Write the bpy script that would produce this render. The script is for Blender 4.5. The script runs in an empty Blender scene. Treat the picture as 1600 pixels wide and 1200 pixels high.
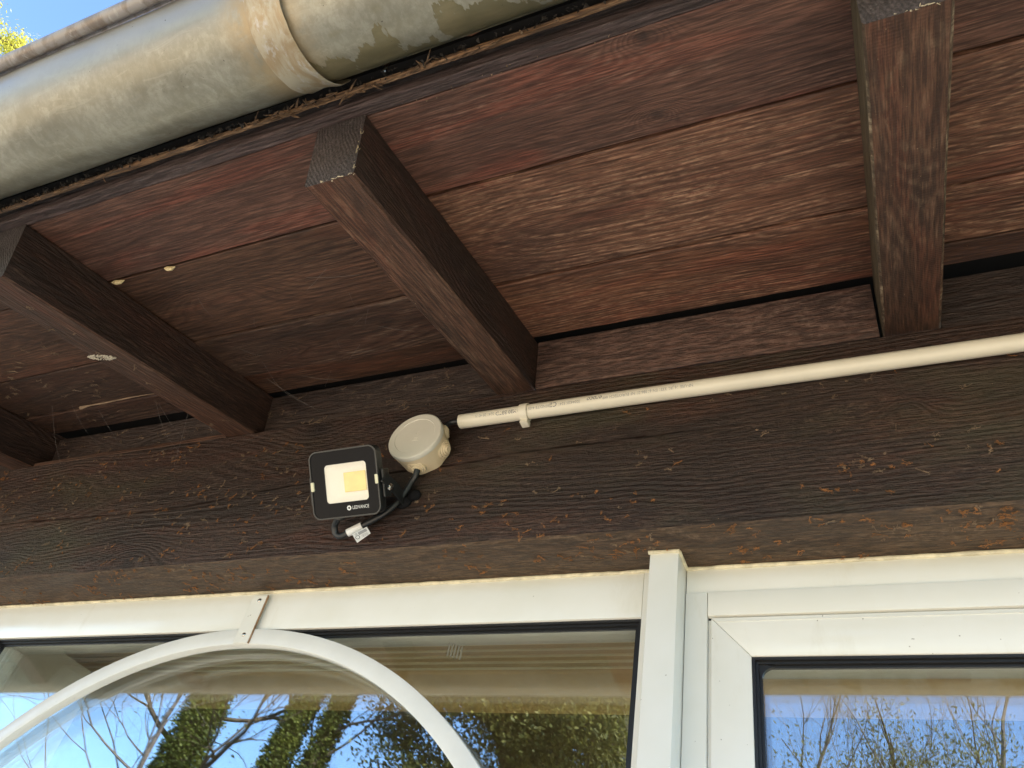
import bpy, bmesh, math, random
from math import sin, cos, pi, radians, sqrt, exp
from mathutils import Matrix, Vector, Euler
from mathutils.noise import noise as pnoise

S = bpy.context.scene
C = S.collection
random.seed(7)

# ------------------------------------------------------------------ camera
# units are metres; the origin is the photographer's phone, 1.65 m above the paving
cam_d = bpy.data.cameras.new('camera')
cam = bpy.data.objects.new('camera', cam_d)
C.objects.link(cam)
cam_d.sensor_fit = 'HORIZONTAL'
cam_d.sensor_width = 36.0
cam_d.lens = 36.0 * 1244.4 / 1600.0
cam_d.clip_start = 0.02
cam_d.clip_end = 2000
cam.matrix_world = Matrix(((0.9130107, 0.1439039, 0.3817107, 0),
                           (0.3681708, -0.6936388, -0.6191247, 0),
                           (0.1756749, 0.7058023, -0.6862809, 0),
                           (0, 0, 0, 1)))
S.camera = cam

# ------------------------------------------------------------------ light
SUN_EL, SUN_AZ = radians(40), radians(18)      # azimuth measured from +X towards +Y (behind the house)
sdir = Vector((cos(SUN_EL) * cos(SUN_AZ), cos(SUN_EL) * sin(SUN_AZ), sin(SUN_EL)))
world = bpy.data.worlds.new('World')
S.world = world
world.use_nodes = True
wn = world.node_tree
wn.nodes.clear()
sky = wn.nodes.new('ShaderNodeTexSky')
sky.sky_type = 'NISHITA'
sky.sun_disc = False
sky.sun_elevation = SUN_EL
sky.sun_rotation = pi / 2 - SUN_AZ
sky.air_density = 1.0
sky.dust_density = 0.0
sky.ozone_density = 4.5
bg = wn.nodes.new('ShaderNodeBackground')
bg.inputs['Strength'].default_value = 0.13
wo = wn.nodes.new('ShaderNodeOutputWorld')
wn.links.new(sky.outputs[0], bg.inputs[0])
wn.links.new(bg.outputs[0], wo.inputs[0])
sun_d = bpy.data.lights.new('sun', 'SUN')
sun_d.energy = 4.5
sun_d.angle = radians(0.5)
sun_d.color = (1.0, 0.93, 0.82)
sun = bpy.data.objects.new('sun', sun_d)
C.objects.link(sun)
sun.rotation_euler = (-sdir).to_track_quat('-Z', 'Y').to_euler()
S.view_settings.view_transform = 'Standard'
S.view_settings.look = 'None'
S.view_settings.gamma = 1
S.view_settings.use_curve_mapping = False
S.view_settings.exposure = 2.14
S.cycles.max_bounces = 12
S.cycles.transparent_max_bounces = 16
S.cycles.glossy_bounces = 6
S.cycles.diffuse_bounces = 6

# ------------------------------------------------------------------ tagging helpers
def tag(o, label=None, cat=None, group=None, kind=None):
    if label: o['label'] = label
    if cat: o['category'] = cat
    if group: o['group'] = group
    if kind: o['kind'] = kind
    return o

def empty(name, loc=(0, 0, 0), label=None, cat=None, group=None, kind=None, mat=None):
    o = bpy.data.objects.new(name, None)
    C.objects.link(o)
    o.empty_display_size = 0.05
    if mat is not None: o.matrix_world = mat
    else: o.location = loc
    return tag(o, label, cat, group, kind)

def smooth(me, ang=40):
    me.shade_smooth()
    try: me.set_sharp_from_angle(angle=radians(ang))
    except Exception: pass

def obj(name, me, m, parent=None, loc=None, rot=None, mw=None, sm=None):
    o = bpy.data.objects.new(name, me)
    C.objects.link(o)
    if m is not None:
        if isinstance(m, (list, tuple)):
            for k in m: me.materials.append(k)
        elif not me.materials: me.materials.append(m)
    if parent is not None: o.parent = parent
    if loc is not None: o.location = loc
    if rot is not None: o.rotation_euler = rot
    if mw is not None: o.matrix_local = mw
    if sm: smooth(me, sm)
    return o

class MB:
    """collects shapes that become one mesh"""
    def __init__(s): s.v = []; s.f = []; s.mi = []
    def add(s, vs, fs, mi=0):
        n = len(s.v)
        s.v += [tuple(v) for v in vs]
        s.f += [tuple(i + n for i in f) for f in fs]
        s.mi += [mi] * len(fs)
        return s
    def box(s, x0, x1, y0, y1, z0, z1, mi=0):
        return s.add([(x0, y0, z0), (x1, y0, z0), (x1, y1, z0), (x0, y1, z0), (x0, y0, z1), (x1, y0, z1), (x1, y1, z1), (x0, y1, z1)],
                     [(0, 3, 2, 1), (4, 5, 6, 7), (0, 1, 5, 4), (1, 2, 6, 5), (2, 3, 7, 6), (3, 0, 4, 7)], mi)
    def tube(s, pts, r, n=8, cap=True, mi=0):
        pts = [Vector(p) for p in pts]
        rs = r if isinstance(r, (list, tuple)) else [r] * len(pts)
        rings = []
        up = Vector((0.12, 0.31, 0.94))
        for i, p in enumerate(pts):
            d = (pts[min(i + 1, len(pts) - 1)] - pts[max(i - 1, 0)])
            if d.length < 1e-9: d = Vector((0, 0, 1))
            d.normalize()
            a = d.cross(up)
            if a.length < 1e-3: a = d.cross(Vector((1, 0, 0)))
            a.normalize(); b = d.cross(a); up = a.cross(d)
            rings.append([p + (a * cos(2 * pi * k / n) + b * sin(2 * pi * k / n)) * rs[i] for k in range(n)])
        vs = [v for ring in rings for v in ring]
        fs = []
        for i in range(len(pts) - 1):
            for k in range(n):
                k2 = (k + 1) % n
                fs.append((i * n + k, i * n + k2, (i + 1) * n + k2, (i + 1) * n + k))
        if cap:
            fs.append(tuple(range(n - 1, -1, -1)))
            fs.append(tuple((len(pts) - 1) * n + k for k in range(n)))
        return s.add(vs, fs, mi)
    def lathe(s, prof, n=48, M=None, mi=0, closed=False):
        """profile of (radius, height) turned about local Z, then moved by M"""
        M = M or Matrix()
        vs = []
        for (r, h) in prof:
            for k in range(n):
                a = 2 * pi * k / n
                vs.append(M @ Vector((r * cos(a), r * sin(a), h)))
        fs = []
        for i in range(len(prof) - 1):
            for k in range(n):
                k2 = (k + 1) % n
                fs.append((i * n + k, i * n + k2, (i + 1) * n + k2, (i + 1) * n + k))
        if prof[0][0] > 1e-6 and not closed: fs.append(tuple(range(n - 1, -1, -1)))
        if prof[-1][0] > 1e-6 and not closed: fs.append(tuple((len(prof) - 1) * n + k for k in range(n)))
        return s.add(vs, fs, mi)
    def mesh(s, name='mesh'):
        me = bpy.data.meshes.new(name)
        me.from_pydata(s.v, [], s.f)
        me.update()
        if any(s.mi):
            for p, i in zip(me.polygons, s.mi): p.material_index = i
        return me

def bevel(me, w, seg=2, ang=30):
    bm = bmesh.new(); bm.from_mesh(me)
    bmesh.ops.remove_doubles(bm, verts=bm.verts, dist=1e-6)
    es = [e for e in bm.edges if len(e.link_faces) == 2 and e.calc_face_angle(0) > radians(ang)]
    bmesh.ops.bevel(bm, geom=es, offset=w, segments=seg, affect='EDGES', profile=0.5)
    bm.to_mesh(me); bm.free()
    return me

def boxmesh(x0, x1, y0, y1, z0, z1, bw=0.0, seg=2):
    me = MB().box(x0, x1, y0, y1, z0, z1).mesh()
    if bw: bevel(me, bw, seg)
    return me

def spline(pts, n=6):
    pts = [Vector(p) for p in pts]
    P = [pts[0] * 2 - pts[1]] + pts + [pts[-1] * 2 - pts[-2]]
    out = []
    for i in range(1, len(P) - 2):
        for k in range(n):
            t = k / n
            a, b, c, d = P[i - 1], P[i], P[i + 1], P[i + 2]
            out.append(0.5 * ((2 * b) + (c - a) * t + (2 * a - 5 * b + 4 * c - d) * t * t + (3 * b - a - 3 * c + d) * t ** 3))
    out.append(pts[-1])
    return out

# ------------------------------------------------------------------ material helpers
class G:
    def __init__(s, name):
        s.m = bpy.data.materials.new(name); s.m.use_nodes = True
        s.t = s.m.node_tree; s.t.nodes.clear()
        s.out = s.n('ShaderNodeOutputMaterial')
    def n(s, typ, **kw):
        nd = s.t.nodes.new(typ)
        for k, v in kw.items(): setattr(nd, k, v)
        return nd
    def L(s, a, b): s.t.links.new(a, b)
    def put(s, sock, v):
        if hasattr(v, 'is_output') or isinstance(v, bpy.types.NodeSocket): s.L(v, sock)
        else:
            if isinstance(v, (tuple, list)) and len(v) == 3 and sock.type == 'RGBA': v = (*v, 1)
            sock.default_value = v
    def math(s, op, a, b=None, c=None, clamp=False):
        nd = s.n('ShaderNodeMath', operation=op, use_clamp=clamp)
        s.put(nd.inputs[0], a)
        if b is not None: s.put(nd.inputs[1], b)
        if c is not None: s.put(nd.inputs[2], c)
        return nd.outputs[0]
    def vmath(s, op, a, b=None):
        nd = s.n('ShaderNodeVectorMath', operation=op)
        s.put(nd.inputs[0], a)
        if b is not None: s.put(nd.inputs[1], b)
        return nd.outputs[0]
    def noise(s, vec, scale=1.0, detail=4, rough=0.55, dist=0.0, col=False):
        nd = s.n('ShaderNodeTexNoise')
        s.L(vec, nd.inputs['Vector'])
        nd.inputs['Scale'].default_value = scale
        nd.inputs['Detail'].default_value = detail
        nd.inputs['Roughness'].default_value = rough
        nd.inputs['Distortion'].default_value = dist
        return nd.outputs['Color' if col else 'Fac']
    def ramp(s, f, a, b, interp='SMOOTHSTEP', lo=0.0, hi=1.0):
        nd = s.n('ShaderNodeMapRange', interpolation_type=interp)
        s.put(nd.inputs['Value'], f)
        nd.inputs['From Min'].default_value = a; nd.inputs['From Max'].default_value = b
        nd.inputs['To Min'].default_value = lo; nd.inputs['To Max'].default_value = hi
        return nd.outputs['Result']
    def mix(s, f, a, b, mode='MIX'):
        nd = s.n('ShaderNodeMix', data_type='RGBA', blend_type=mode)
        s.put(nd.inputs[0], f); s.put(nd.inputs[6], a); s.put(nd.inputs[7], b)
        return nd.outputs[2]
    def principled(s, col, rough=0.5, spec=0.5, metal=0.0, normal=None, coat=0.0):
        p = s.n('ShaderNodeBsdfPrincipled')
        s.put(p.inputs['Base Color'], col); s.put(p.inputs['Roughness'], rough)
        s.put(p.inputs['Specular IOR Level'], spec); s.put(p.inputs['Metallic'], metal)
        if coat: p.inputs['Coat Weight'].default_value = coat; p.inputs['Coat Roughness'].default_value = 0.04
        if normal is not None: s.L(normal, p.inputs['Normal'])
        s.L(p.outputs[0], s.out.inputs[0])
        return p
    def bump(s, h, dist=0.001, strength=1.0, normal=None):
        b = s.n('ShaderNodeBump')
        b.inputs['Distance'].default_value = dist; b.inputs['Strength'].default_value = strength
        s.L(h, b.inputs['Height'])
        if normal is not None: s.L(normal, b.inputs['Normal'])
        return b.outputs[0]
    def coord(s, rnd=True):
        tc = s.n('ShaderNodeTexCoord').outputs['Object']
        if not rnd: return tc, None
        r = s.n('ShaderNodeObjectInfo').outputs['Random']
        cx = s.n('ShaderNodeCombineXYZ')
        s.L(s.math('MULTIPLY', r, 17.3), cx.inputs[0]); s.L(s.math('MULTIPLY', r, 9.1), cx.inputs[1]); s.L(s.math('MULTIPLY', r, 23.7), cx.inputs[2])
        return tc, (r, cx.outputs[0])

def wood(name, dark, mid, red, dusty, gain=1.6, wander=0.22, kn=0.03, spots=(), ovals=(), flat=False, ring_h=0.22, wear=0.5, wear_edge=(0.45, 0.7), ring=0.0055, ring_c=0.55, bump=1.0, fib_len=25.0,
         fib=430.0, saw=0.0, green=0.0, knots=1.0, rough=(0.5, 0.75), pith=(0.0, 0.05), reddish=0.5):
    dark, mid, red = [(c[0] * gain * 1.04, c[1] * gain * 0.99, c[2] * gain * 0.88) for c in (dark, mid, red)]
    dusty = tuple(k * (1 + (gain - 1) * 0.6) for k in dusty)
    g = G(name)
    tc, (r, off) = g.coord()
    P = g.vmath('ADD', tc, off)
    sx = g.n('ShaderNodeSeparateXYZ'); g.L(tc, sx.inputs[0])
    x, y, z = sx.outputs
    def sc(v, k): return g.vmath('MULTIPLY', v, k)
    # growth rings: distance from a wandering pith line, bent round the knots
    wx = g.noise(sc(P, (1.3, 0.2, 0.2)), 1.0, 2, 0.5)
    wz = g.noise(sc(P, (1.7, 0.2, 0.2)), 1.3, 2, 0.5)
    cy = g.math('ADD', g.math('MULTIPLY', g.math('SUBTRACT', r, 0.5), 0.13), g.math('MULTIPLY', g.math('SUBTRACT', wx, 0.5), wander))
    cy = g.math('ADD', cy, pith[0])
    cz = g.math('ADD', g.math('MULTIPLY', g.math('SUBTRACT', wz, 0.5), 0.10), pith[1])
    dy = g.math('SUBTRACT', y, cy); dz = g.math('SUBTRACT', z, cz)
    rr = g.math('SQRT', g.math('ADD', g.math('MULTIPLY', dy, dy), g.math('MULTIPLY', dz, dz)))
    rr = g.math('ADD', rr, g.math('MULTIPLY', g.noise(sc(P, (2.2, 16, 16)), 1.0, 3, 0.55), 0.022))
    vo = g.n('ShaderNodeTexVoronoi', feature='F1', voronoi_dimensions='3D')
    g.L(sc(P, (2.3, 6.5, 2.5)), vo.inputs['Vector']); vo.inputs['Scale'].default_value = 1.0
    vsep = g.n('ShaderNodeSeparateXYZ'); g.L(vo.outputs['Color'], vsep.inputs[0])
    on = g.math('GREATER_THAN', vsep.outputs[0], 0.45)
    kd = vo.outputs['Distance']
    k = g.math('MULTIPLY', g.math('EXPONENT', g.math('MULTIPLY', g.math('MULTIPLY', kd, kd), -22.0)), on)
    k = g.math('MULTIPLY', k, knots)
    sd = None
    for (x0_, z0_, ax_, az_) in spots:
        a_ = g.math('DIVIDE', g.math('SUBTRACT', x, x0_), ax_); b_ = g.math('DIVIDE', g.math('SUBTRACT', y if flat else z, z0_), az_)
        q_ = g.math('ADD', g.math('MULTIPLY', a_, a_), g.math('MULTIPLY', b_, b_))
        e_ = g.math('EXPONENT', g.math('MULTIPLY', q_, -0.35))
        k = g.math('ADD', k, g.math('MULTIPLY', e_, 1.1))
        e2 = g.math('EXPONENT', g.math('MULTIPLY', g.math('ADD', q_, g.math('MULTIPLY', g.noise(sc(P, (60, 60, 60)), 1.0, 3, 0.6), 1.6)), -1.0))
        sd = e2 if sd is None else g.math('MAXIMUM', sd, e2)
    rr = g.math('ADD', rr, g.math('MULTIPLY', k, kn))
    for (x0_, z0_, ax_, az_, am_) in ovals:
        a_ = g.math('DIVIDE', g.math('SUBTRACT', x, x0_), ax_); b_ = g.math('DIVIDE', g.math('SUBTRACT', y if flat else z, z0_), az_)
        q_ = g.math('ADD', g.math('MULTIPLY', a_, a_), g.math('MULTIPLY', b_, b_))
        rr = g.math('ADD', rr, g.math('MULTIPLY', g.math('EXPONENT', g.math('MULTIPLY', q_, -1.0)), am_))
    ph = g.math('MULTIPLY', rr, 2 * pi / ring)
    s1 = g.math('SINE', ph)
    rmod = g.ramp(g.noise(sc(P, (4, 30, 30)), 1.0, 3, 0.6), 0.3, 0.7, lo=0.25, hi=1.0)
    late = g.math('MULTIPLY', g.ramp(s1, 0.1, 0.95), rmod)
    early = g.ramp(s1, -1.0, 0.2, lo=1.0, hi=0.0)
    fb = g.noise(sc(P, (fib_len, fib, fib)), 1.0, 3, 0.6)
    fb2 = g.noise(sc(P, (fib_len * 3.1, fib * 0.42, fib * 0.42)), 1.0, 3, 0.65)
    mot = g.noise(sc(P, (2.6, 11, 11)), 1.0, 5, 0.6)
    mot2 = g.noise(sc(P, (5.0, 17, 17)), 1.0, 5, 0.62, 0.4)
    fine = g.noise(sc(P, (60, 160, 160)), 1.0, 4, 0.7)
    col = g.mix(g.ramp(mot, 0.32, 0.68), dark, mid)
    redm = g.math('MULTIPLY', g.ramp(g.noise(sc(P, (3.1, 20, 20)), 1.0, 4, 0.55, 0.6), 0.5, 0.66), reddish)
    col = g.mix(redm, col, red)
    col = g.mix(g.math('MULTIPLY', late, ring_c), col, g.mix(1.0, col, (0.40, 0.36, 0.37), 'MULTIPLY'))
    # dusty worn ridges between the rings
    wm = g.math('MULTIPLY', g.ramp(mot2, *wear_edge), wear)
    wm = g.math('MULTIPLY', wm, g.math('ADD', 0.25, g.math('MULTIPLY', early, 0.9)))
    wm = g.math('MULTIPLY', wm, g.ramp(fb2, 0.35, 0.66))
    col = g.mix(wm, col, dusty)
    col = g.mix(g.ramp(fb, 0.40, 0.62, lo=0.60, hi=0.0), col, (0.010, 0.007, 0.006))
    col = g.mix(g.ramp(fb, 0.62, 0.74, lo=0.0, hi=0.35), col, dusty)
    col = g.mix(g.ramp(fine, 0.66, 0.76, lo=0.0, hi=0.35), col, dusty)
    col = g.mix(g.math('MULTIPLY', g.ramp(kd, 0.10, 0.03, lo=0.0, hi=0.85), on), col, (0.010, 0.006, 0.005))
    if sd is not None: col = g.mix(g.ramp(sd, 0.12, 0.6, lo=0, hi=0.8), col, (0.012, 0.009, 0.008))
    if green:
        gm = g.math('MULTIPLY', g.ramp(g.noise(sc(P, (4, 9, 9)), 1.0, 4, 0.6), 0.48, 0.72), green)
        col = g.mix(gm, col, (0.055, 0.050, 0.026))
    h = g.math('ADD', g.math('MULTIPLY', g.math('MULTIPLY', s1, rmod), ring_h), g.math('MULTIPLY', fb, 1.3))
    h = g.math('ADD', h, g.math('MULTIPLY', fb2, 0.7))
    if saw:
        w = g.n('ShaderNodeTexWave', wave_type='BANDS', bands_direction='X')
        g.L(P, w.inputs['Vector']); w.inputs['Scale'].default_value = 95
        w.inputs['Distortion'].default_value = 2.5; w.inputs['Detail'].default_value = 2; w.inputs['Detail Scale'].default_value = 0.6
        h = g.math('ADD', h, g.math('MULTIPLY', w.outputs['Fac'], saw))
    nrm = g.bump(h, 0.0016 * bump, 0.9)
    g.principled(col, g.ramp(mot2, 0.3, 0.7, lo=rough[0], hi=rough[1]), 0.42, 0, nrm)
    return g.m

DARK = (0.022, 0.013, 0.010)
M = {}
M['plank_red'] = wood('wood_plank_red', (0.052, 0.026, 0.021), (0.088, 0.044, 0.034), (0.130, 0.036, 0.024), (0.22, 0.135, 0.10), gain=1.9, wander=0.12, wear=0.45, wear_edge=(0.42, 0.72), ring=0.0048, ring_c=0.42, ring_h=0.12, bump=0.6, fib=560, reddish=0.5)
RED = dict(wander=0.10, wear=0.5, wear_edge=(0.42, 0.72), ring=0.0048, ring_c=0.42, ring_h=0.12, bump=0.6, fib=560, reddish=0.55, gain=2.05)
M['plank_knotty'] = wood('wood_plank_knotty', (0.052, 0.026, 0.021), (0.088, 0.044, 0.034), (0.130, 0.036, 0.024), (0.22, 0.135, 0.10), flat=True,
    spots=((0.056, -0.052, 0.016, 0.010), (0.044, 0.036, 0.013, 0.008)), ovals=((-0.13, 0.02, 0.06, 0.014, 0.02), (0.12, -0.02, 0.07, 0.02, 0.02)), **RED)
M['plank_oval'] = wood('wood_plank_oval', (0.042, 0.022, 0.015), (0.078, 0.040, 0.027), (0.100, 0.036, 0.022), (0.19, 0.12, 0.075), flat=True, gain=1.85, wear=0.3, ring=0.0075, ring_c=0.75, ring_h=0.15, bump=0.6, fib=520, reddish=0.3, knots=0.2,
    ovals=((-0.10, -0.005, 0.11, 0.035, 0.050),))
M['plank_whorl'] = wood('wood_plank_whorl', (0.034, 0.019, 0.014), (0.062, 0.034, 0.024), (0.080, 0.030, 0.020), (0.22, 0.16, 0.11), flat=True, gain=1.8, wear=0.5, ring=0.006, ring_c=0.7, ring_h=0.2, bump=0.8, fib=520, reddish=0.3, knots=0.3,
    spots=((-0.140, 0.004, 0.012, 0.006),), ovals=((-0.14, 0.004, 0.07, 0.018, 0.035),))
M['plank_worn'] = wood('wood_plank_worn', (0.056, 0.027, 0.020), (0.095, 0.045, 0.030), (0.120, 0.040, 0.026), (0.32, 0.19, 0.12), gain=2.4, wander=0.07, kn=0.012, wear=0.7, wear_edge=(0.34, 0.60), ring=0.0048, ring_c=0.5, bump=0.9, fib=520, pith=(0.03, 0.07))
M['plank_worn_low'] = wood('wood_plank_worn_low', (0.062, 0.028, 0.019), (0.110, 0.050, 0.030), (0.120, 0.040, 0.026), (0.32, 0.19, 0.12), gain=2.4, wander=0.07, kn=0.012, wear=0.5, wear_edge=(0.34, 0.60), ring=0.0048, ring_c=0.5, bump=0.9, fib=520, pith=(-0.05, 0.06))
M['plank_brown'] = wood('wood_plank_brown', (0.036, 0.019, 0.013), (0.070, 0.034, 0.022), (0.100, 0.036, 0.022), (0.20, 0.125, 0.075), gain=1.85, wear=0.35, wear_edge=(0.45, 0.75), ring=0.0058, ring_c=0.6, ring_h=0.15, bump=0.7, fib=520, pith=(0.0, 0.03), reddish=0.35)
M['plank_dark'] = wood('wood_plank_dark', (0.030, 0.016, 0.011), (0.054, 0.028, 0.019), (0.072, 0.028, 0.018), (0.19, 0.13, 0.085), wear=0.35, ring=0.0055, ring_c=0.65, ring_h=0.15, bump=0.8, fib=520, reddish=0.3)
M['eave_strip'] = wood('wood_eave_strip', (0.028, 0.019, 0.021), (0.062, 0.043, 0.046), (0.060, 0.030, 0.028), (0.20, 0.16, 0.15), gain=1.45, wear=0.5, ring_c=0.3, bump=1.3, reddish=0.2)
M['rafter'] = wood('wood_rafter', (0.040, 0.021, 0.015), (0.075, 0.037, 0.025), (0.095, 0.032, 0.020), (0.19, 0.125, 0.08), gain=1.75, wander=0.1, wear=0.45, ring=0.0042, ring_c=0.45, bump=0.8, saw=0.18, reddish=0.4, pith=(0.0, 0.16), knots=0.4)
M['rafter_side'] = wood('wood_rafter_shaded_side', (0.026, 0.014, 0.012), (0.048, 0.025, 0.020), (0.062, 0.022, 0.016), (0.14, 0.09, 0.065), gain=1.25, wear=0.4, ring=0.0042, ring_c=0.4, bump=1.0, fib_len=40, saw=0.0, reddish=0.4, knots=0.3, rough=(0.6, 0.8))  # darker stain for the side faces, with their shade put into the colour
M['rafter_left'] = wood('wood_rafter_weathered', (0.070, 0.060, 0.040), (0.110, 0.092, 0.062), (0.09, 0.05, 0.03), (0.22, 0.18, 0.12), gain=1.3, wear=0.5, ring=0.0042, ring_c=0.4, bump=0.8, reddish=0.2, knots=0.3)
M['end_grain'] = wood('wood_end_grain', (0.026, 0.021, 0.023), (0.058, 0.047, 0.051), (0.04, 0.024, 0.024), (0.16, 0.145, 0.14), gain=1.35, wear=0.3, fib_len=150, fib=420, ring=0.0035, ring_c=0.4, bump=1.0, knots=0, reddish=0.1, pith=(-0.2, 0.1))
M['beam'] = wood('wood_beam', (0.020, 0.011, 0.009), (0.044, 0.023, 0.018), (0.075, 0.026, 0.015), (0.14, 0.098, 0.075), gain=1.25, spots=((-0.90, -0.108, 0.035, 0.020), (-0.60, -0.100, 0.034, 0.018), (-0.235, -0.055, 0.018, 0.010), (0.455, 0.012, 0.015, 0.012)), wear=0.45, wear_edge=(0.40, 0.66), ring=0.0075, ring_c=0.32, bump=1.8, fib_len=62, fib=420, green=0.5, pith=(-0.02, 0.03), knots=1.2, reddish=0.45, rough=(0.42, 0.7))
M['beam_under'] = wood('wood_beam_underside', (0.052, 0.032, 0.020), (0.086, 0.054, 0.032), (0.085, 0.040, 0.022), (0.18, 0.125, 0.08), gain=1.3, wear=0.5, wear_edge=(0.38, 0.64), ring=0.0075, ring_c=0.35, bump=1.4, fib_len=60, fib=420, knots=1.0, reddish=0.25)
M['worn_edge'] = wood('wood_worn_edge', (0.06, 0.035, 0.025), (0.12, 0.085, 0.06), (0.13, 0.05, 0.03), (0.34, 0.27, 0.18), gain=1.2, wear=0.8, wear_edge=(0.3, 0.5), ring_c=0.2, bump=1.5, fib_len=60, fib=200, knots=0)
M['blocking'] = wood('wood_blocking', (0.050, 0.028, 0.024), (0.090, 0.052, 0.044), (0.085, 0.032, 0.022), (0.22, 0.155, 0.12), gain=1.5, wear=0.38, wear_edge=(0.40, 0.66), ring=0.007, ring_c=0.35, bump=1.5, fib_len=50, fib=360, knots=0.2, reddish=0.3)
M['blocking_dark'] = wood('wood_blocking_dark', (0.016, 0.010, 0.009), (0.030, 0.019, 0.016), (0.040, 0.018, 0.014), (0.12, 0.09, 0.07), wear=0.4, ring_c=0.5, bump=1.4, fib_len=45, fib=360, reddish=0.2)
M['raw_wood'] = wood('wood_raw_edge', (0.07, 0.040, 0.022), (0.17, 0.105, 0.060), (0.14, 0.07, 0.03), (0.42, 0.30, 0.19), wear=0.7, ring=0.003, ring_c=0.6, bump=1.2, fib_len=30, fib=500, knots=0)

def simple(name, col, rough=0.5, spec=0.5, metal=0.0, coat=0.0, var=0.0, vs=30.0, bump=0.0, bs=200.0, speck=0.0):
    g = G(name)
    tc, (r, off) = g.coord()
    P = g.vmath('ADD', tc, off)
    c = col
    if var:
        n = g.noise(P, vs, 4, 0.6)
        c = g.mix(g.ramp(n, 0.3, 0.7), tuple(k * (1 - var) for k in col), tuple(min(1, k * (1 + var * 0.5)) for k in col))
    if speck:
        n2 = g.noise(P, 260, 2, 0.5)
        c = g.mix(g.ramp(n2, 0.74, 0.80, lo=0, hi=speck), c, (0.16, 0.12, 0.07))
    nm = g.bump(g.noise(P, bs, 3, 0.6), 0.0008, bump) if bump else None
    g.principled(c, rough, spec, metal, nm, coat)
    return g.m

def painted_metal():
    g = G('cream_powder_coat')
    tc, (r, off) = g.coord()
    P = g.vmath('ADD', tc, off)
    n = g.noise(P, 9, 4, 0.6)
    col = g.mix(g.ramp(n, 0.3, 0.75), (0.765, 0.755, 0.685), (0.81, 0.80, 0.745))
    st = g.noise(g.vmath('MULTIPLY', P, (22, 22, 7)), 1.0, 5, 0.7)
    col = g.mix(g.ramp(st, 0.56, 0.78, lo=0, hi=0.22), col, (0.50, 0.44, 0.30))
    sp = g.noise(P, 210, 2, 0.4)
    col = g.mix(g.ramp(sp, 0.78, 0.80, lo=0, hi=0.6), col, (0.12, 0.085, 0.05))
    nm = g.bump(g.noise(P, 26, 2, 0.5), 0.0006, 0.25)
    g.principled(col, g.ramp(n, 0.3, 0.7, lo=0.13, hi=0.24), 0.5, 0, nm)
    return g.m
M['frame'] = painted_metal()
M['sealant'] = simple('cream_sealant', (0.80, 0.74, 0.55), 0.5, 0.3, var=0.25, vs=60, bump=0.6, bs=300, speck=0.6)
M['rubber'] = simple('black_rubber', (0.012, 0.012, 0.013), 0.38, 0.5, bump=0.2, bs=150)
M['rubber_matt'] = simple('matt_black_rubber', (0.006, 0.006, 0.007), 0.85, 0.2)
M['cable'] = simple('black_cable', (0.016, 0.017, 0.018), 0.36, 0.5, var=0.3)
M['lamp_black'] = simple('lamp_black', (0.018, 0.020, 0.021), 0.35, 0.5, bump=0.15, bs=500)
M['lamp_rim'] = simple('lamp_grey_rim', (0.028, 0.03, 0.029), 0.4, 0.5)
M['lamp_panel'] = simple('lamp_gloss_black', (0.003, 0.004, 0.006), 0.08, 0.12)
M['diffuser'] = simple('lamp_reflector_white', (0.82, 0.79, 0.68), 0.35, 0.4)
M['chip'] = simple('lamp_phosphor', (0.86, 0.70, 0.22), 0.45, 0.4, var=0.08, vs=60)
M['clip_cream'] = simple('lamp_clip_cream', (0.72, 0.70, 0.50), 0.35, 0.5)
M['print_white'] = simple('print_light_grey', (0.75, 0.76, 0.75), 0.5, 0.3)
M['print_dark'] = simple('print_dark_grey', (0.12, 0.12, 0.14), 0.5, 0.3)
M['print_pale'] = simple('print_faded_grey', (0.30, 0.30, 0.30), 0.5, 0.3)
M['label'] = simple('label_paper', (0.80, 0.79, 0.76), 0.4, 0.4, var=0.05)
M['steel'] = simple('screw_steel', (0.55, 0.52, 0.47), 0.22, 0.5, metal=1.0)
M['box_lid'] = simple('grey_plastic_lid', (0.66, 0.64, 0.56), 0.42, 0.45, var=0.05, vs=20)
M['box_body'] = simple('cream_plastic_body', (0.76, 0.64, 0.44), 0.38, 0.45, var=0.08, vs=25)
M['conduit'] = simple('cream_pvc_conduit', (0.77, 0.73, 0.60), 0.30, 0.5, var=0.06, vs=14, speck=0.15)
M['debris'] = simple('creeper_tendril', (0.36, 0.16, 0.055), 0.7, 0.3, var=0.45, vs=25)
M['debris_pale'] = simple('pale_tendril', (0.28, 0.20, 0.13), 0.7, 0.3, var=0.4, vs=25)
M['web'] = simple('cobweb_grey', (0.28, 0.26, 0.24), 0.8, 0.2)
M['fray'] = simple('frayed_wood_fibre', (0.46, 0.38, 0.26), 0.7, 0.3, var=0.4, vs=200)
M['foam'] = simple('pale_splinter', (0.75, 0.60, 0.33), 0.6, 0.3, var=0.3, vs=200)
M['cocoon'] = simple('pale_egg_mass', (0.62, 0.56, 0.45), 0.8, 0.2, var=0.5, vs=700, bump=1.0, bs=900)
M['muck'] = simple('dark_dirt', (0.035, 0.030, 0.026), 0.9, 0.2, var=0.5, vs=80, bump=1.0, bs=300)
M['felt'] = simple('roof_felt', (0.012, 0.011, 0.011), 0.9, 0.2)
M['tile'] = simple('roof_tile_clay', (0.28, 0.12, 0.07), 0.8, 0.3, var=0.3)
M['plaster'] = simple('cream_plaster', (0.62, 0.57, 0.47), 0.85, 0.3, var=0.12, vs=8, bump=0.5, bs=80)
M['room'] = simple('interior_cream_board', (0.66, 0.46, 0.21), 0.55, 0.4, var=0.1, vs=5)
M['room_slat'] = simple('interior_slat_paint', (0.52, 0.38, 0.19), 0.45, 0.4)
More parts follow.
